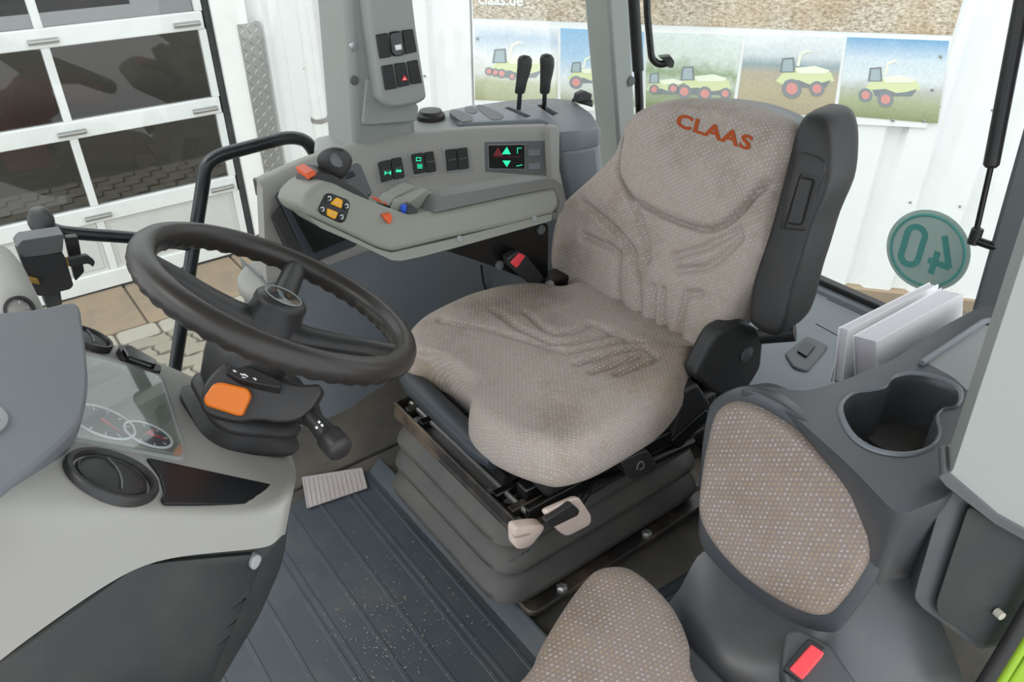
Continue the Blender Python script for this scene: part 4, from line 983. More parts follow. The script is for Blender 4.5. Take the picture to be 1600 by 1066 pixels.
# one skin: from the far edge over the sloping top, round the shoulder and down the side
cols = [  # far edge, mid, shoulder inner, shoulder, side top, side mid, side bottom
 [(-90, 480), (-90, 640), (-90, 790), (-90, 850), (-90, 900), (-90, 1000), (-90, 1110)],
 [(0, 480), (0, 620), (0, 745), (0, 800), (0, 850), (0, 930), (0, 1030)],
 [(90, 498), (95, 620), (90, 735), (95, 785), (95, 830), (90, 890), (95, 962)],
 [(140, 515), (150, 640), (165, 775), (165, 800), (165, 830), (165, 870), (170, 910)],
 [(200, 538), (210, 660), (235, 785), (240, 800), (240, 815), (240, 845), (240, 874)],
 [(280, 570), (300, 680), (330, 783), (330, 796), (330, 808), (330, 838), (330, 864)],
 [(330, 595), (370, 690), (400, 778), (402, 790), (402, 803), (405, 832), (405, 858)],
 [(390, 640), (415, 700), (438, 758), (440, 772), (440, 784), (436, 815), (428, 852)],
 [(430, 668), (450, 705), (458, 732), (458, 745), (452, 768), (446, 800), (440, 835)]]
grid = []
for c in cols:
    r_ = [dpt(*c[0], -.004), dpt(*c[1]), dpt(*c[2]), (dpt(*c[3], -.004) + spt(*c[3], -.002)) / 2, spt(*c[4]), spt(*c[5]), spt(*c[6])]
    grid.append(r_)
last = grid[-1]
grid.append([p + V((.012, .015, -.02)) for p in last]); grid.append([p + V((.0, .05, -.06)) for p in last])
g2_ = []
n0 = len(grid)
for r_ in grid: g2_.append([r_[0] + V((-.02, .04, -.12))] + [r_[0] + V((0, .012, -.02))] + r_)
MB().loft(g2_, cap=False, closed=False).build('dash_body', 'grey_light', dash, subd=2)
# lower dark panel
lp = MB().prism(fillet([spt(*p, -.012) for p in ((-90, 1090), (0, 1015), (188, 886), (214, 872), (262, 866), (420, 850), (438, 834), (446, 815), (448, 850), (438, 890), (405, 965), (345, 1066), (290, 1150), (-90, 1200))], .012), -SN * .05).build('lower_panel', 'grey_panel', dash, bevel=.006)
skin_ = MB().prism(fillet([spt(*p, -.004) for p in ((-90, 1112), (0, 1040), (196, 898), (222, 884), (262, 878), (400, 866), (412, 874), (402, 900), (330, 1066), (280, 1150), (-90, 1200))], .012), -SN * .02).build('panel_skin', 'grey_panel', lp, bevel=.003)
MB().prism(smooth_loop([spt(*p, .002) for p in ((393, 886), (396, 874), (404, 868), (410, 872), (406, 884), (398, 892))], 3), -SN * .012).build('panel_catch', 'grey_mid', lp, bevel=.003)
for (x0, y0) in ((402, 928), (390, 960), (380, 985)):
    for o_ in (lp, skin_): cut(o_, MB().prism([spt(x0, y0, .01), spt(x0 - 14, y0 + 20, .01), spt(x0 - 36, y0 + 36, .01), spt(x0 - 2, y0 + 14, .01)], -SN * .045))
MB().prism(fillet([spt(*p, -.02) for p in ((440, 800), (452, 795), (447, 850), (430, 905), (380, 1000), (365, 1010), (400, 930), (432, 870))], .004), -SN * .03 + V((.02, .02, 0))).build('edge_strip', 'grey_panel', lp, bevel=.004)
# hood over the instruments
HN = V((.42, -.12, .90)).normalized(); HP = dpt(135, 640, .035)
hd = MB().prism(smooth_loop([onp(x, y, HP, HN) for x, y in ((-80, 520), (-20, 492), (60, 482), (118, 473), (130, 510), (136, 560), (138, 600), (132, 640), (118, 668), (80, 705), (20, 755), (-60, 815), (-90, 700))], 4), -HN * .03).build('hood', 'grey_hood', dash, bevel=.008, seg=3)
MB().lathe(onp(-46, 655, HP, HN), HN, [(.030, -.01), (.030, .003), (.025, .004), (.023, -.004)], 28).build('hood_ring', 'grey_mid', hd)
# vents
def vent(cx, cy, r, name='air_vent'):
    c = dpt(cx, cy)
    v_ = MB().lathe(c, DN, [(r, -.03), (r, .003), (r * .96, .006), (r * .86, .006), (r * .82, .000), (r * .80, -.008)], 40).build(name, 'black_plastic', dash)
    MB().lathe(c, DN, [(r * .80, -.012), (r * .80, -.002), (r * .72, .002), (r * .4, .004), (.001, .005)], 40).build('vent_flap', 'black_soft', v_)
    MB().lathe(c, DN, [(r * .74, .0015), (r * .73, .0032), (r * .70, .0034), (r * .69, .002)], 40, cap=False).build('flap_ring', 'black_plastic', v_)
    a_ = V((0, 1, 0)).cross(DN).normalized()
    MB().tube([c + DN * .0055 + V((0, 1, 0)) * (r * .6 * t) + a_ * (r * .12 * math.cos(t * 1.5)) for t in (-1, -.5, 0, .5, 1)], .0012, 6).build('flap_rib', 'grey_dark', v_)
vent(175, 745, .0475); vent(138, 530, .033)
dslab('blank_panel', [(228, 714), (300, 730), (426, 757), (431, 768), (426, 782), (410, 788), (258, 786), (253, 778), (258, 768), (250, 742)], .0025, .004, 'panel_black', dash, .006, .001)
# instrument cluster
bz = dslab('instrument_bezel', [(86, 548), (140, 550), (246, 579), (256, 590), (294, 704), (288, 718), (86, 680)], .003, .02, 'grey_mid', dash, .010, .003)
dslab('dial_plate', [(86, 556), (140, 557), (242, 585), (251, 594), (286, 700), (281, 710), (86, 673)], .0045, .003, 'grey_arm', bz, .008, .001)
for (cx, cy, r, ang, n_) in ((160, 660, .036, -55, 9), (231, 680, .028, -20, 7)):
    c = dpt(cx, cy, .0055); ya = V((0, 1, 0)); xa = ya.cross(DN).normalized()
    d_ = MB().lathe(c, DN, [(r, -.004), (r, .0006)], 40).build('dial', 'dial', bz)
    MB().tube([c + DN * .001 + (xa * math.cos(q) + ya * math.sin(q)) * r for q in [2 * math.pi * k / 40 for k in range(40)]], .0016, 6, closed=True).build('dial_ring', 'white_mark', bz)
    for k in range(n_):
        q = math.radians(-130 + 260 * k / (n_ - 1)); e = xa * math.cos(q) + ya * math.sin(q)
        MB().frame_box(c + DN * .001 + e * r * .78, (e, DN.cross(e), DN), (r * .16, .0014, .0006)).build('dial_mark', 'white_mark', bz)
    for off_ in ((0, 70) if r < .03 else (0,)):
        q = math.radians(ang + off_); e = xa * math.cos(q) + ya * math.sin(q)
        MB().prism([c + DN * .0022 - e * r * .1 + DN.cross(e) * .003, c + DN * .0022 + e * r * .72, c + DN * .0022 - e * r * .1 - DN.cross(e) * .003], DN * .0012).build('needle', 'needle', bz)
dslab('instrument_glass', [(86, 554), (140, 555), (243, 583), (252, 592), (288, 702), (283, 713), (86, 676)], .011, .0015, 'cluster_glass', dash, .008, 0)
# toggle switch beside the glass
sw = dslab('toggle_frame', [(186, 541), (200, 538), (252, 572), (252, 580), (242, 580), (196, 560)], .006, .012, 'black_plastic', dash, .002, .002)
dslab('toggle_rocker', [(193, 543), (204, 539), (245, 562), (244, 570), (200, 556)], .013, .008, 'black_gloss', sw, .002, .002)
dslab('toggle_inset', [(197, 555), (205, 549), (240, 567), (236, 573), (204, 561)], .0105, .002, 'grey_dark', sw, .001, .001)
MB().prism(fillet([dpt(*p, .001) for p in ((290, 610), (302, 607), (312, 650), (306, 654), (298, 640))], .002), -DN * .01).build('key_slot', 'grey_dark', dash, bevel=.002)
# far side pod with a round dial, seen over the hood
pq = at(22, 470, Y=1.36)
rings = []
for s_, yy in ((.6, 1.30), (.9, 1.315), (1.0, 1.35), (1.0, 1.50), (.9, 1.56)):
    rings.append([V((pq.x - .01 + .045 * s_ * math.cos(q), yy, pq.z - .02 + (.055 if math.sin(q) > 0 else .16) * s_ * math.sin(q))) for q in [2 * math.pi * k / 24 for k in range(24)]])
pod = MB().loft(rings).build('side_pod', 'grey_light', dash, sharp=60)
c = at(30, 484, Y=1.305); ax_ = V((.2, -.9, .35)).normalized()
dv = MB().lathe(c, ax_, [(.022, -.02), (.022, .003), (.018, .004), (.017, -.001), (.001, -.001)], 24).build('clock_dial', 'black_plastic', pod)
for k in range(5):
    q = k * 1.2; e = V((math.cos(q), 0, math.sin(q))); e = (e - ax_ * e.dot(ax_)).normalized()
    MB().frame_box(c + e * .011 + ax_ * .0005, (e, ax_.cross(e), ax_), (.005, .0014, .001)).build('clock_mark', 'white_mark', pod)
MB().loft([[V((-.10 + .05 * math.cos(q), 1.66 + .03 * math.sin(q), z)) for q in [2 * math.pi * k / 16 for k in range(16)]] for z in (0, .5, 1.1, 1.73)]).build('front_pillar', 'grey_pillar')
tag(bpy.data.objects['front_pillar'], 'light grey front cab pillar at the latch end of the right door glass', 'pillar')

# ---- steering column
HUB = V((.293, .90, .687)); WNR = V((.515, -.078, .857)).normalized()
YW = V((0, 1, 0)); YW = (YW - WNR * YW.dot(WNR)).normalized(); XW = YW.cross(WNR).normalized()      # XW points to the driver
col_ = thing('steering_column', tuple(HUB - WNR * .22), 'black steering column with rubber boot, orange hazard button and indicator stalk', 'steering column')
def colring(L, hx, hy, r, ox=0.0, oy=0.0, n=6):
    c = HUB - WNR * L + XW * ox + YW * oy
    q = fillet([V((-hx, -hy, 0)), V((hx, -hy, 0)), V((hx, hy, 0)), V((-hx, hy, 0))], r, n)
    return [c + XW * p.x + YW * p.y for p in q]
MB().loft([colring(.225, 0.0690, 0.0774, .04, .012, -.006), colring(.218, 0.0736, 0.0818, .04, .012, -.006), colring(.212, 0.0662, 0.0739, .04, .012, -.006), colring(.206, 0.0570, 0.0651, .035, .012, -.006), colring(.200, 0.0570, 0.0651, .035, .012, -.006), colring(.196, 0.0699, 0.0774, .04, .012, -.006), colring(.188, 0.0718, 0.0792, .04, .012, -.006), colring(.180, 0.0570, 0.0642, .035, .012, -.006),
           colring(.175, 0.0552, 0.0634, .035, .012, -.006), colring(.170, 0.0653, 0.0730, .04, .012, -.006), colring(.162, 0.0653, 0.0730, .04, .012, -.006), colring(.152, 0.0506, 0.0598, .03, .012, -.006)]).build('rubber_boot', 'black_soft', col_, sharp=70)
hdm = MB().loft([colring(.160, .040, .050, .03, .0), colring(.150, .048, .056, .03, .0), colring(.120, .050, .058, .03, .0, .01), colring(.095, .046, .056, .028, -.006, .012), colring(.075, .042, .050, .025, -.008, .012), colring(.05, .036, .040, .03), colring(.03, .032, .034, .03)]).build('column_cover', 'black_plastic', col_, sharp=55)
# hazard button on the door side of the cover
HBN = (V((-.30, -.72, .62))).normalized(); HBP = onp(355, 622, HUB - WNR * .115 - YW * .085, HBN)
def hb(x, y, off=0): return onp(x, y, HBP + HBN * off, HBN)
pod_ = MB().prism(fillet([hb(*p, -.004) for p in ((312, 640), (316, 602), (340, 574), (366, 562), (400, 576), (440, 596), (470, 602), (500, 600), (504, 612), (488, 640), (470, 655), (440, 662), (400, 656), (372, 662), (330, 652))], .012), -HBN * .075).build('button_housing', 'black_plastic', col_, bevel=.008, seg=3)
MB().prism(fillet([hb(*p, .010) for p in ((317, 622), (332, 600), (344, 597), (388, 607), (392, 620), (378, 650), (370, 650), (320, 634))], .008), -HBN * .02).build('hazard_button', 'orange', pod_, bevel=.005, seg=3)
# deck with arrows
AN_ = V((-.1, -.45, .88)).normalized(); AQ = hb(390, 585, .006)
dk = MB().prism(fillet([onp(*p, AQ, AN_) for p in ((350, 580), (366, 563), (398, 577), (436, 594), (438, 606), (402, 600), (372, 592))], .004), -AN_ * .045).build('symbol_deck', 'black_plastic', col_, bevel=.003)
for (px, py, d_) in ((367, 580, -1), (398, 592, 1)):
    m_ = MB().prism([onp(px + x * d_, py + y + x * d_ * .4, AQ + AN_ * .0006, AN_) for x, y in ((-3, -.6), (0, -.6), (0, -2.2), (3.5, 0), (0, 2.2), (0, .6), (-3, .6))], -AN_ * .0006); m_.build('arrow_symbol', 'white_mark', dk, smooth=False)
m_ = MB()
for pts_ in ([(376, 583), (381, 586), (380, 587.4), (375, 584.4)], [(381, 583.5), (388, 588), (387, 589.4), (380, 585)], [(378, 588.6), (384, 589.8), (384, 591), (378, 589.8)]): m_.prism([onp(x, y, AQ + AN_ * .0006, AN_) for x, y in pts_], -AN_ * .0006)
m_.build('wiper_symbol', 'white_mark', dk, smooth=False)
# stalk with its sleeve
s0 = at(468, 632, Y=.835); s1 = at(487, 652, Y=.805); s2 = at(532, 703, Y=.735)
MB().loft([[p + (s1 - s0).normalized() * (-.02) for p in []] or [s0 + d__ for d__ in [(XW * (hx * math.cos(q)) + V((0, .3, 1)).normalized() * (hx * math.sin(q))) + (s1 - s0).normalized() * o_ for q in [2 * math.pi * k / 20 for k in range(20)]]] for hx, o_ in ((.030, -.05), (.034, -.03), (.026, -.022), (.030, -.010), (.032, .0), (.022, .008), (.025, .016), (.014, .026))]).build('stalk_sleeve', 'black_soft', col_, sharp=60)
dv_ = (s2 - s1).normalized(); L_ = (s2 - s1).length
sk = MB().tube([s1 - dv_ * .02, s1 + dv_ * (L_ * .1), s1 + dv_ * (L_ * .55), s1 + dv_ * (L_ * .58), s1 + dv_ * (L_ * .62), s2 - dv_ * .006, s2, s2 + dv_ * .004], [.011, .012, .0145, .0145, .018, .0185, .0175, .013], 20).build('stalk', 'black_plastic', col_, sharp=50)
for (t, dx_) in ((.36, 0), (.42, 1), (.46, 0)):
    c = s1 + dv_ * (L_ * t); tc = (CAM - c).normalized(); tc = (tc - dv_ * tc.dot(dv_)).normalized(); e = dv_.cross(tc)
    MB().frame_box(c + tc * .0142 + e * (.004 if dx_ else -.003), (dv_, e, tc), (.004, .003, .0008)).build('stalk_symbol', 'white_mark', sk)

# ---- steering wheel
sw_ = thing('steering_wheel', tuple(HUB - WNR * .02), 'dark brown three spoke steering wheel with finger grip rim and oval badge', 'steering wheel')
RR, rt = .178, .0172
rim = []
N = 160
for i in range(N):
    q = 2 * math.pi * i / N; e = XW * math.cos(q) + YW * math.sin(q)
    ring = []
    for k in range(14):
        p = 2 * math.pi * k / 14
        r_ = rt
        low_ = max(0, -math.sin(p))
        r_ += low_ * .0016 * math.sin(q * 46)          # finger grips underneath
        ring.append(HUB + e * (RR + r_ * math.cos(p)) + WNR * (r_ * 1.08 * math.sin(p)))
    rim.append(ring)
MB().loft(rim + [rim[0]], cap=False).build('rim', 'wheel_rubber', sw_, sharp=80)
def wdir(px, py): d_ = onp(px, py, HUB, WNR) - HUB; return d_.normalized()
for (px, py) in ((205, 400), (640, 560), (470, 400)):
    e = wdir(px, py); s_ = WNR.cross(e).normalized(); rings = []
    for t, w_, h_, z_ in ((.02, .024, .016, -.040), (.05, .022, .015, -.036), (.085, .019, .013, -.026), (.13, .017, .0125, -.012), (.165, .017, .013, -.004), (.18, .015, .013, .0)):
        c = HUB + e * t + WNR * z_
        rings.append([c + s_ * (w_ * math.cos(q)) + WNR * (h_ * math.sin(q)) for q in [2 * math.pi * k / 16 for k in range(16)]])
    MB().loft(rings).build('spoke', 'black_plastic', sw_, sharp=60)
hb_ = MB().lathe(HUB, WNR, [(.040, -.085), (.044, -.075), (.042, -.045), (.038, -.024), (.035, -.014), (.036, -.008), (.035, -.002), (.031, .003), (.012, .004)], 36).build('hub', 'black_plastic', sw_, sharp=50)
MB().lathe(HUB, WNR, [(.024, .002), (.024, .0045), (.021, .0055), (.001, .0058)], 32, ref=YW, sx=1.15).build('badge', 'black_gloss', hb_)
MB().tube([HUB + WNR * .005 + YW * (.0275 * math.cos(q)) + XW * (.024 * math.sin(q)) for q in [2 * math.pi * k / 36 for k in range(36)]], .0009, 6, closed=True).build('badge_ring', 'grey_mid', hb_)
MB().prism([HUB + WNR * .0056 + YW * a_ * .8 + XW * b__ * .8 for a_, b__ in ((-.022, -.004), (-.008, -.010), (.006, -.006), (.022, -.002), (.010, .001), (-.006, -.002))], WNR * .001).build('badge_mark', 'chrome', hb_)

# ================================================================== passenger seat and rear left corner
ps = thing('passenger_seat', (.7, .4, 0), 'small folding passenger seat with dotted brown pads and dark grey shell beside the door', 'seat')
BN2 = V((-.96, -.06, .26)).normalized(); BQ = V((.76, .42, .43))
def bq(x, y, off=0.0): return onp(x, y, BQ + BN2 * off, BN2)
E1b = V((0, 1, 0)); E1b = (E1b - BN2 * E1b.dot(BN2)).normalized(); E2b = BN2.cross(E1b).normalized()
if E2b.z < 0: E2b = -E2b
pp_ = [(1135, 632), (1160, 627), (1200, 642), (1250, 676), (1310, 732), (1355, 776), (1373, 802), (1374, 838), (1350, 892), (1318, 938), (1292, 960), (1258, 954), (1210, 928), (1160, 890), (1118, 842), (1098, 800), (1100, 752), (1108, 700), (1120, 650)]
ob_ = []
for p in pp_:
    q = bq(*p) - BQ; ob_.append((q.dot(E1b), q.dot(E2b)))
ob_ = [(p.x, p.y) for p in smooth_loop([V((a, b, 0)) for a, b in ob_], 4)]
vs_, fs, uv = pad_rings(ob_, (BQ, E1b, E2b, BN2), 0, [(.96, -.02), (1.0, -.006), (1.0, .0), (.985, .006), (.96, .010), (.92, .013)], 20, None, lambda A, B: .006 * (1 - (A / .15) ** 2))
link('back_pad', vs_, fs, 'fabric_yellow', ps, uvs=uv, sharp=80)
# shell: rings from the pad rim out to the shoulder and down the back
def shell_pt(px, py, off): return bq(px, py, off)
CZ = .548
top = [at(1120, 622, Z=.545), at(1160, 606, Z=.552), at(1220, 612, Z=.555), at(1262, 612, Z=.555)]
front = [(1092, 800), (1095, 720), (1106, 645), (1122, 620), (1162, 605), (1215, 624), (1275, 668), (1340, 726), (1388, 776), (1398, 800), (1396, 840), (1370, 900), (1332, 958), (1300, 990), (1250, 985), (1190, 950), (1130, 900), (1095, 850)]
o_ring = smooth_loop([bq(*p, -.004) for p in front], 3)
o_ring2 = smooth_loop([bq(*p, -.02) for p in front], 3)
i_ring = smooth_loop([bq(*p, .0) for p in [(a, b) for a, b in front]], 3)
cen = sum(o_ring, V((0, 0, 0))) / len(o_ring)
MB().loft([[cen + (p - cen) * .88 + BN2 * .0 for p in i_ring], [cen + (p - cen) * .97 for p in i_ring], o_ring, [p - BN2 * .016 for p in o_ring], [cen + (p - cen) * .98 - BN2 * .06 for p in o_ring]]).build('back_frame', 'grey_shell', ps, sharp=60)
# console body behind the back with the cup holder in its top
TZc = .552
tpx = [(1152, 608), (1180, 603), (1262, 612), (1330, 590), (1400, 560), (1470, 512), (1530, 480), (1572, 470), (1566, 560), (1540, 650), (1506, 740), (1482, 776), (1445, 790), (1404, 808), (1330, 730), (1250, 658), (1196, 622)]
topl = [at(*p, Z=TZc) for p in tpx]
cup = [(1322, 655), (1318, 632), (1335, 616), (1362, 612), (1385, 606), (1396, 592), (1425, 586), (1462, 592), (1492, 606), (1498, 622), (1490, 636), (1470, 640), (1462, 652), (1466, 676), (1452, 696), (1416, 706), (1372, 700), (1340, 682)]
cupl = smooth_loop([at(*p, Z=TZc) for p in cup], 3)
bm = bmesh.new()
outer = fillet(topl, .02, 3)
ov = [bm.verts.new(p) for p in outer]; iv = [bm.verts.new(p + V((0, 0, 0))) for p in cupl]
oe = [bm.edges.new((ov[i], ov[(i + 1) % len(ov)])) for i in range(len(ov))]; ie = [bm.edges.new((iv[i], iv[(i + 1) % len(iv)])) for i in range(len(iv))]
bmesh.ops.triangle_fill(bm, use_beauty=True, edges=oe + ie)
cc = sum(cupl, V((0, 0, 0))) / len(cupl)
prev = iv
for z_, s_ in ((-.004, .975), (-.012, .955), (-.09, .93)):
    cur = [bm.verts.new(cc + (p - cc) * s_ + V((0, 0, z_))) for p in cupl]
    for i in range(len(cur)): bm.faces.new((prev[i], prev[(i + 1) % len(cur)], cur[(i + 1) % len(cur)], cur[i]))
    prev = cur
bm.faces.new(prev)
prev = ov
oc = sum(outer, V((0, 0, 0))) / len(outer)
for z_, s_, bx0 in ((-.012, 1.008, .002), (-.05, 1.0, .012), (-.52, .97, .13)):
    cur = [bm.verts.new(oc + (p - oc) * s_ + V((bx0, bx0 * .25, z_))) for p in outer]
    for i in range(len(cur)): bm.faces.new((prev[i], prev[(i + 1) % len(cur)], cur[(i + 1) % len(cur)], cur[i]))
    prev = cur
bm.verts.index_update()
vs_ = [v.co.copy() for v in bm.verts]; fs = [tuple(v.index for v in f_.verts) for f_ in bm.faces]; bm.free()
cbody = link('cup_holder_console', vs_, fs, 'grey_shell', ps, sharp=50)
lip = [at(*p, Z=TZc + .001) for p in cup]; lip = smooth_loop(lip, 3); lc = sum(lip, V((0, 0, 0))) / len(lip)
MB().loft([[lc + (p - lc) * s_ + V((0, 0, z_)) for p in lip] for s_, z_ in ((1.10, -.003), (1.085, .002), (1.05, .003), (1.0, .0))], cap=False).build('cup_rim', 'grey_house', cbody, sharp=60)
q = at(1405, 690, Z=.47)
MB().lathe(at(1402, 672, Z=.475), (0, 0, 1), [(.045, -.012), (.045, -.008), (.03, -.006)], 28).build('cup_floor', 'rubber', cbody)
# front skirt under the pad down to the cushion hinge
skirt = MB().loft([[bq(1096, 835, -.01), bq(1150, 905, -.008), bq(1220, 960, -.006), bq(1292, 985, -.006), bq(1345, 940, -.01), bq(1392, 850, -.012)],
                   [at(1065, 930, Z=.24), at(1110, 985, Z=.25), at(1180, 1030, Z=.26), at(1270, 1060, Z=.27), at(1390, 1040, Z=.26), at(1470, 960, Z=.25)],
                   [at(1020, 960, Z=.20), at(1060, 1040, Z=.21), at(1130, 1085, Z=.22), at(1260, 1130, Z=.22), at(1420, 1120, Z=.2), at(1500, 1050, Z=.18)],
                   [at(1010, 930, Z=.05), at(1060, 1080, Z=.12), at(1130, 1140, Z=.12), at(1260, 1200, Z=.12), at(1440, 1200, Z=.1), at(1530, 1120, Z=.08)]], cap=False, closed=False).build('front_skirt', 'grey_shell', ps, subd=2)
# seat cushion, folded down
cu = [(958, 886), (985, 890), (1020, 915), (1055, 955), (1078, 1005), (1090, 1066)]
pl_ = [at(*p, Z=.285) for p in cu]
left = [at(*p, Z=.285) for p in ((930, 893), (905, 918), (872, 965), (842, 1015), (814, 1066))]
ol = [(p.x, p.y) for p in pl_] + [(.54, .22), (.50, .17), (.30, .16), (.19, .18), (.16, .30), (.18, .42), (.24, .455)] + [(p.x, p.y) for p in reversed(left)]
ol = [(p.x, p.y) for p in smooth_loop([V((a, b, 0)) for a, b in ol], 4)]
vs_, fs, uv = pad_rings(ol, (V((0, 0, .27)), V((1, 0, 0)), V((0, 1, 0)), ZZ), 0, [(.9, -.04), (.97, -.036), (1.0, -.02), (1.0, .0), (.985, .014), (.96, .024), (.92, .031), (.86, .034)], 14)
link('seat_pad', vs_, fs, 'fabric_yellow', ps, uvs=[(b, a) for a, b in uv], sharp=80)
MB().prism(fillet([(.24, .20, .215), (.60, .20, .215), (.62, .48, .215), (.26, .43, .215)], .03), (0, 0, .03)).build('pad_pan', 'grey_shell', ps, bevel=.008)
MB().box((.30, .24, .0), (.62, .44, .217)).build('seat_pedestal', 'grey_shell', ps, bevel=.02)
MB().tube([at(985, 962, Z=.06), at(1040, 930, Z=.07), at(1100, 893, Z=.09)], .014, 12).build('hinge_tube', 'tube_blue', ps)
# buckle in a pocket
kq = V((.66, .26, .30)); KN = V((-.35, -.15, .92)).normalized()
def kp_(x, y, off=0.0): return onp(x, y, kq + KN * off, KN)
MB().prism(fillet([kp_(*p, .0) for p in ((1220, 1040), (1228, 985), (1246, 980), (1300, 1008), (1345, 1075), (1300, 1100), (1230, 1085))], .008), -KN * .05).build('buckle_pocket', 'grey_shell', ps, bevel=.006)
bk2 = MB().prism(fillet([kp_(*p, .012) for p in ((1223, 1044), (1264, 996), (1292, 1014), (1252, 1066))], .004), -KN * .04).build('belt_buckle', 'black_plastic', ps, bevel=.003)
MB().prism(fillet([kp_(*p, .016) for p in ((1233, 1045), (1268, 1006), (1289, 1020), (1254, 1062))], .003), -KN * .02).build('release_button', 'red_button', bk2, bevel=.003)

# rear shelf behind the seats
rs = MB().prism([(1.18, .50, .19), (1.74, .50, .19), (1.74, 1.28, .19), (1.30, 1.28, .19), (1.18, 1.15, .19)], (0, 0, -.18)).build('rear_shelf', 'grey_house', bevel=.01)
tag(rs, 'blue grey rear shelf between the driver seat and the rear window', 'shelf')
MB().prism(fillet([at(*p, Z=.196) for p in ((1226, 552), (1262, 524), (1296, 540), (1262, 580), (1240, 574))], .012), (0, 0, -.008)).build('switch_mount', 'grey_dark', rs, bevel=.004)
MB().prism(fillet([at(*p, Z=.201) for p in ((1246, 548), (1260, 532), (1274, 540), (1260, 557))], .003), (0, 0, -.008)).build('switch', 'lens_dark', rs, bevel=.002)
for p, q in (((1292, 466), (1350, 492)), ((1275, 505), (1310, 524))):
    a = at(*p, Z=.192); b = at(*q, Z=.192); e_ = (b - a).normalized(); cut(rs, MB().frame_box((a + b) / 2, (e_, ZZ.cross(e_), ZZ), ((b - a).length, .0045, .014)))
# shallow pocket behind the cup holder
pk = MB().prism(fillet([at(*p, Z=TZc + .001) for p in ((1446, 566), (1536, 506), (1552, 512), (1536, 572), (1512, 612), (1490, 590))], .006), (0, 0, -.004)).build('pocket_floor', 'grey_mid', ps, bevel=.001)
MB().tube(path_fillet([at(*p, Z=TZc + .003) for p in ((1440, 568), (1538, 502), (1566, 500))], .01), .005, 8).build('pocket_rim', 'grey_house', pk)
# booklets standing in the gap
bx_ = V((1.0, 0, 0))
def book(label, foot, top, thick_vec, pages=True):
    """upright booklet: foot and top lines of its cover (two points each), thickness along thick_vec"""
    t_ = thing('manual_booklet', tuple((V(foot[0]) + V(foot[1])) / 2), label, 'book', 'white manuals beside the cup holder')
    a, b = V(foot[0]), V(foot[1]); c, d_ = V(top[1]), V(top[0]); tv = V(thick_vec); tn = tv.normalized()
    MB().prism([a, b, c, d_], tn * .0015).build('front_cover', 'paper', t_, smooth=False)
    MB().prism([a + tv, b + tv, c + tv, d_ + tv], -tn * .0015).build('back_cover', 'paper', t_, smooth=False)
    ins = .004; ce_ = (a + b + c + d_) / 4
    MB().prism([ce_ + (p - ce_) * .97 + tn * .0015 for p in (a, b, c, d_)], tv - tn * .003).build('page_block', 'paper_page', t_, smooth=False)
    return t_
f0_ = at(1345, 590, Z=.40); f1_ = at(1490, 520, Z=.40)
BY = .46
def by(x, y, Y): return at(x, y, Y=Y)
book('thick white manual with its cover facing the cup holder', (by(1336, 592, 0.485), by(1470, 540, 0.485)), (by(1332, 525, 0.485), by(1470, 450, 0.485)), V((.014, -.032, -.0)))
book('thin white manual leaning behind the thick one', (by(1302, 596, 0.520), by(1440, 545, 0.520)), (by(1310, 512, 0.520), by(1452, 441, 0.520)), V((.006, -.014, 0)))
book('thinnest white manual next to the rear shelf', (by(1296, 597, 0.540), by(1420, 545, 0.540)), (by(1318, 508, 0.540), by(1440, 447, 0.540)), V((.004, -.008, 0)))
# ---- rear left pillar, window strut, speed sign
e0 = at(1520, 470, X=1.66); e1 = at(1600, 185, X=1.66); tdy = (e1.y - e0.y) / (e1.z - e0.z); 
def ey(z): return e0.y + tdy * (z - e0.z)
def foot2(z): y_ = ey(z); return [(1.66, y_), (1.78, y_ + .0), (1.78, y_ - .14), (1.66, y_ - .14)]
pillar('rear_pillar', foot2(.0), foot2(1.74), 0, 1.74, 'grey_pillar_dark', 'dark blue grey slanted rear cab pillar beside the speed sign')
gs = thing('gas_strut', tuple(at(1525, 372, X=1.68)), 'long black gas strut in front of the rear window beside the dark rear pillar', 'strut')
p0_ = at(1523, 372, X=1.66); p1_ = at(1548, 262, X=1.67); p2_ = at(1600, -10, X=1.70); p3_ = p2_ + (p2_ - p1_) * .8
MB().tube([p0_, p1_], .006, 10).build('rod', 'black_metal', gs); MB().tube([p1_, p1_ + (p3_ - p1_) * .01, p3_], [.010, .015, .015], 14).build('cylinder', 'black_plastic', gs)
MB().loft([[p0_ + V((.012 * math.cos(q), .012 * math.sin(q), z)) for q in [k * math.pi / 6 for k in range(12)]] for z in (-.014, .022)]).build('socket', 'black_plastic', gs, bevel=.003)
MB().tube([p0_ + V((0, -.008, -.004)), p0_ + V((0.01, -.05, -.008))], .009, 10).build('ball_stud', 'black_metal', gs)
sg = thing('speed_sign', tuple(at(1448, 468, X=1.83)), 'round pale green 40 speed sign seen from behind through the rear window', 'sign')
SGN = V((-1, -.0, .0)).normalized(); sc0 = at(1448, 392, X=1.83)
MB().lathe(sc0, SGN, [(.100, -.003), (.102, -.0015), (.102, .0), (.098, .001), (.001, .001)], 56, ref=(0, 1, 0)).build('disc', 'sign_pale', sg, sharp=30)
MB().tube([sc0 + SGN * .0012 + V((0, math.cos(q), math.sin(q))) * .089 for q in [2 * math.pi * k / 56 for k in range(56)]], .0035, 8, closed=True).build('ring', 'sign_green', sg)
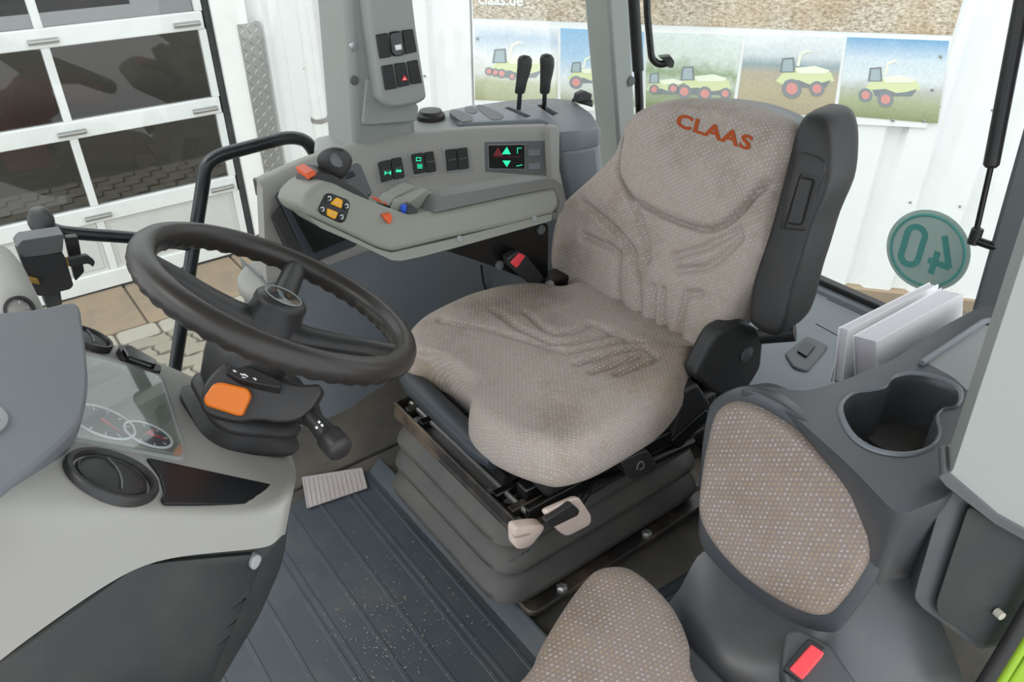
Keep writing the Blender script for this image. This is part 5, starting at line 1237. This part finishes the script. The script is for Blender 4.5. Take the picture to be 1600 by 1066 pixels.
def strokes(name, pls, w_):
    m_ = MB()
    for pl_ in pls:
        pl_ = [V((0, -a_, b_)) for a_, b_ in pl_]
        for i in range(len(pl_) - 1):
            a, b = pl_[i], pl_[i + 1]; d_ = (b - a).normalized(); s_ = V((-1, 0, 0)).cross(d_) * (w_ / 2); ex = d_ * (w_ * .12)
            m_.prism([sc0 + a - ex + s_, sc0 + b + ex + s_, sc0 + b + ex - s_, sc0 + a - ex - s_], V((-.0022 - .0001 * i, 0, 0)))
    m_.build(name, 'sign_green', sg, smooth=False)
n0_ = [(-.035 + .022 * math.cos(q), (.028 if math.sin(q) > 0 else -.028) + .022 * math.sin(q)) for q in [2 * math.pi * k / 24 for k in range(25)]]
strokes('digit', [n0_], .0145)
strokes('digit', [[(.030, .05), (.062, -.02), (.012, -.02)], [(.026, .006), (.026, -.05)]], .0145)
# ---- door side pillar close to the viewer, with the dark panel below it
dp_ = thing('door_pillar', (.95, .22, .3), 'light grey door pillar with a dark lower panel at the passenger seat', 'pillar')
PLN = V((-.35, -.90, .12)).normalized(); PLQ = at(1500, 745, Y=.215)
def pq_(x, y, off=0.0): return onp(x, y, PLQ + PLN * off, PLN)
pl0 = pq_(1488, 738); pl1 = pq_(1600, 396); ltop = pl0 + (pl1 - pl0) * ((1.74 - pl0.z) / (pl1.z - pl0.z)); pr0 = pq_(1760, 760)
hz = ZZ.cross(PLN).normalized(); hz = hz if hz.x > 0 else -hz
MB().prism(fillet([pq_(1474, 742), pl0, pl1, ltop, ltop + hz * .16, pr0, pq_(1620, 845), pq_(1560, 808)], .006), V((.06, .03, -.01))).build('pillar_trim', 'grey_pillar', dp_, bevel=.008, seg=3)
MB().prism(fillet([pq_(*p, .004) for p in ((1466, 745), (1480, 738), (1560, 806), (1640, 850), (1640, 866), (1556, 820), (1478, 760))], .004), V((.06, .03, -.01))).build('trim_edge', 'grey_shell', dp_, bevel=.004)
MB().prism(fillet([pq_(*p, -.02) for p in ((1478, 760), (1560, 816), (1650, 862), (1620, 960), (1560, 1010), (1530, 1016), (1440, 950), (1428, 935), (1434, 910))], .01), V((.05, .03, -.02))).build('lower_panel', 'grey_shell', dp_, bevel=.006)
MB().prism(fillet([pq_(*p, -.012) for p in ((1514, 790), (1650, 870), (1620, 955), (1556, 1006), (1540, 1010), (1466, 962), (1462, 945), (1490, 860))], .012), V((.04, .02, -.01))).build('panel_skin', 'grey_panel', dp_, bevel=.005)
MB().lathe(pq_(1566, 964, .0), PLN, [(.006, -.01), (.006, .0), (.003, .001)], 12).build('screw', 'paver_pale', dp_)
ds_ = thing('door_sill_edge', tuple(at(1560, 1066, Y=.12)), 'lime green painted cab edge with a black seal at the open door', 'sill')
e_a = at(1545, 1075, Y=.16); e_b = at(1640, 900, Y=.16)
MB().prism([pq_(*p, .01) for p in ((1560, 1090), (1620, 1000), (1700, 900), (1760, 960), (1640, 1160))], V((.05, .02, -.04))).build('painted_edge', 'green_paint', ds_, bevel=.01)
MB().tube([pq_(1525, 1090, .006), pq_(1580, 1000, .006), pq_(1650, 880, .006)], .010, 12).build('door_seal', 'black_plastic', ds_)
MB().tube([pq_(1543, 1098, .006), pq_(1600, 1005, .006), pq_(1668, 900, .006)], .007, 12).build('trim_bead', 'green_paint', ds_)
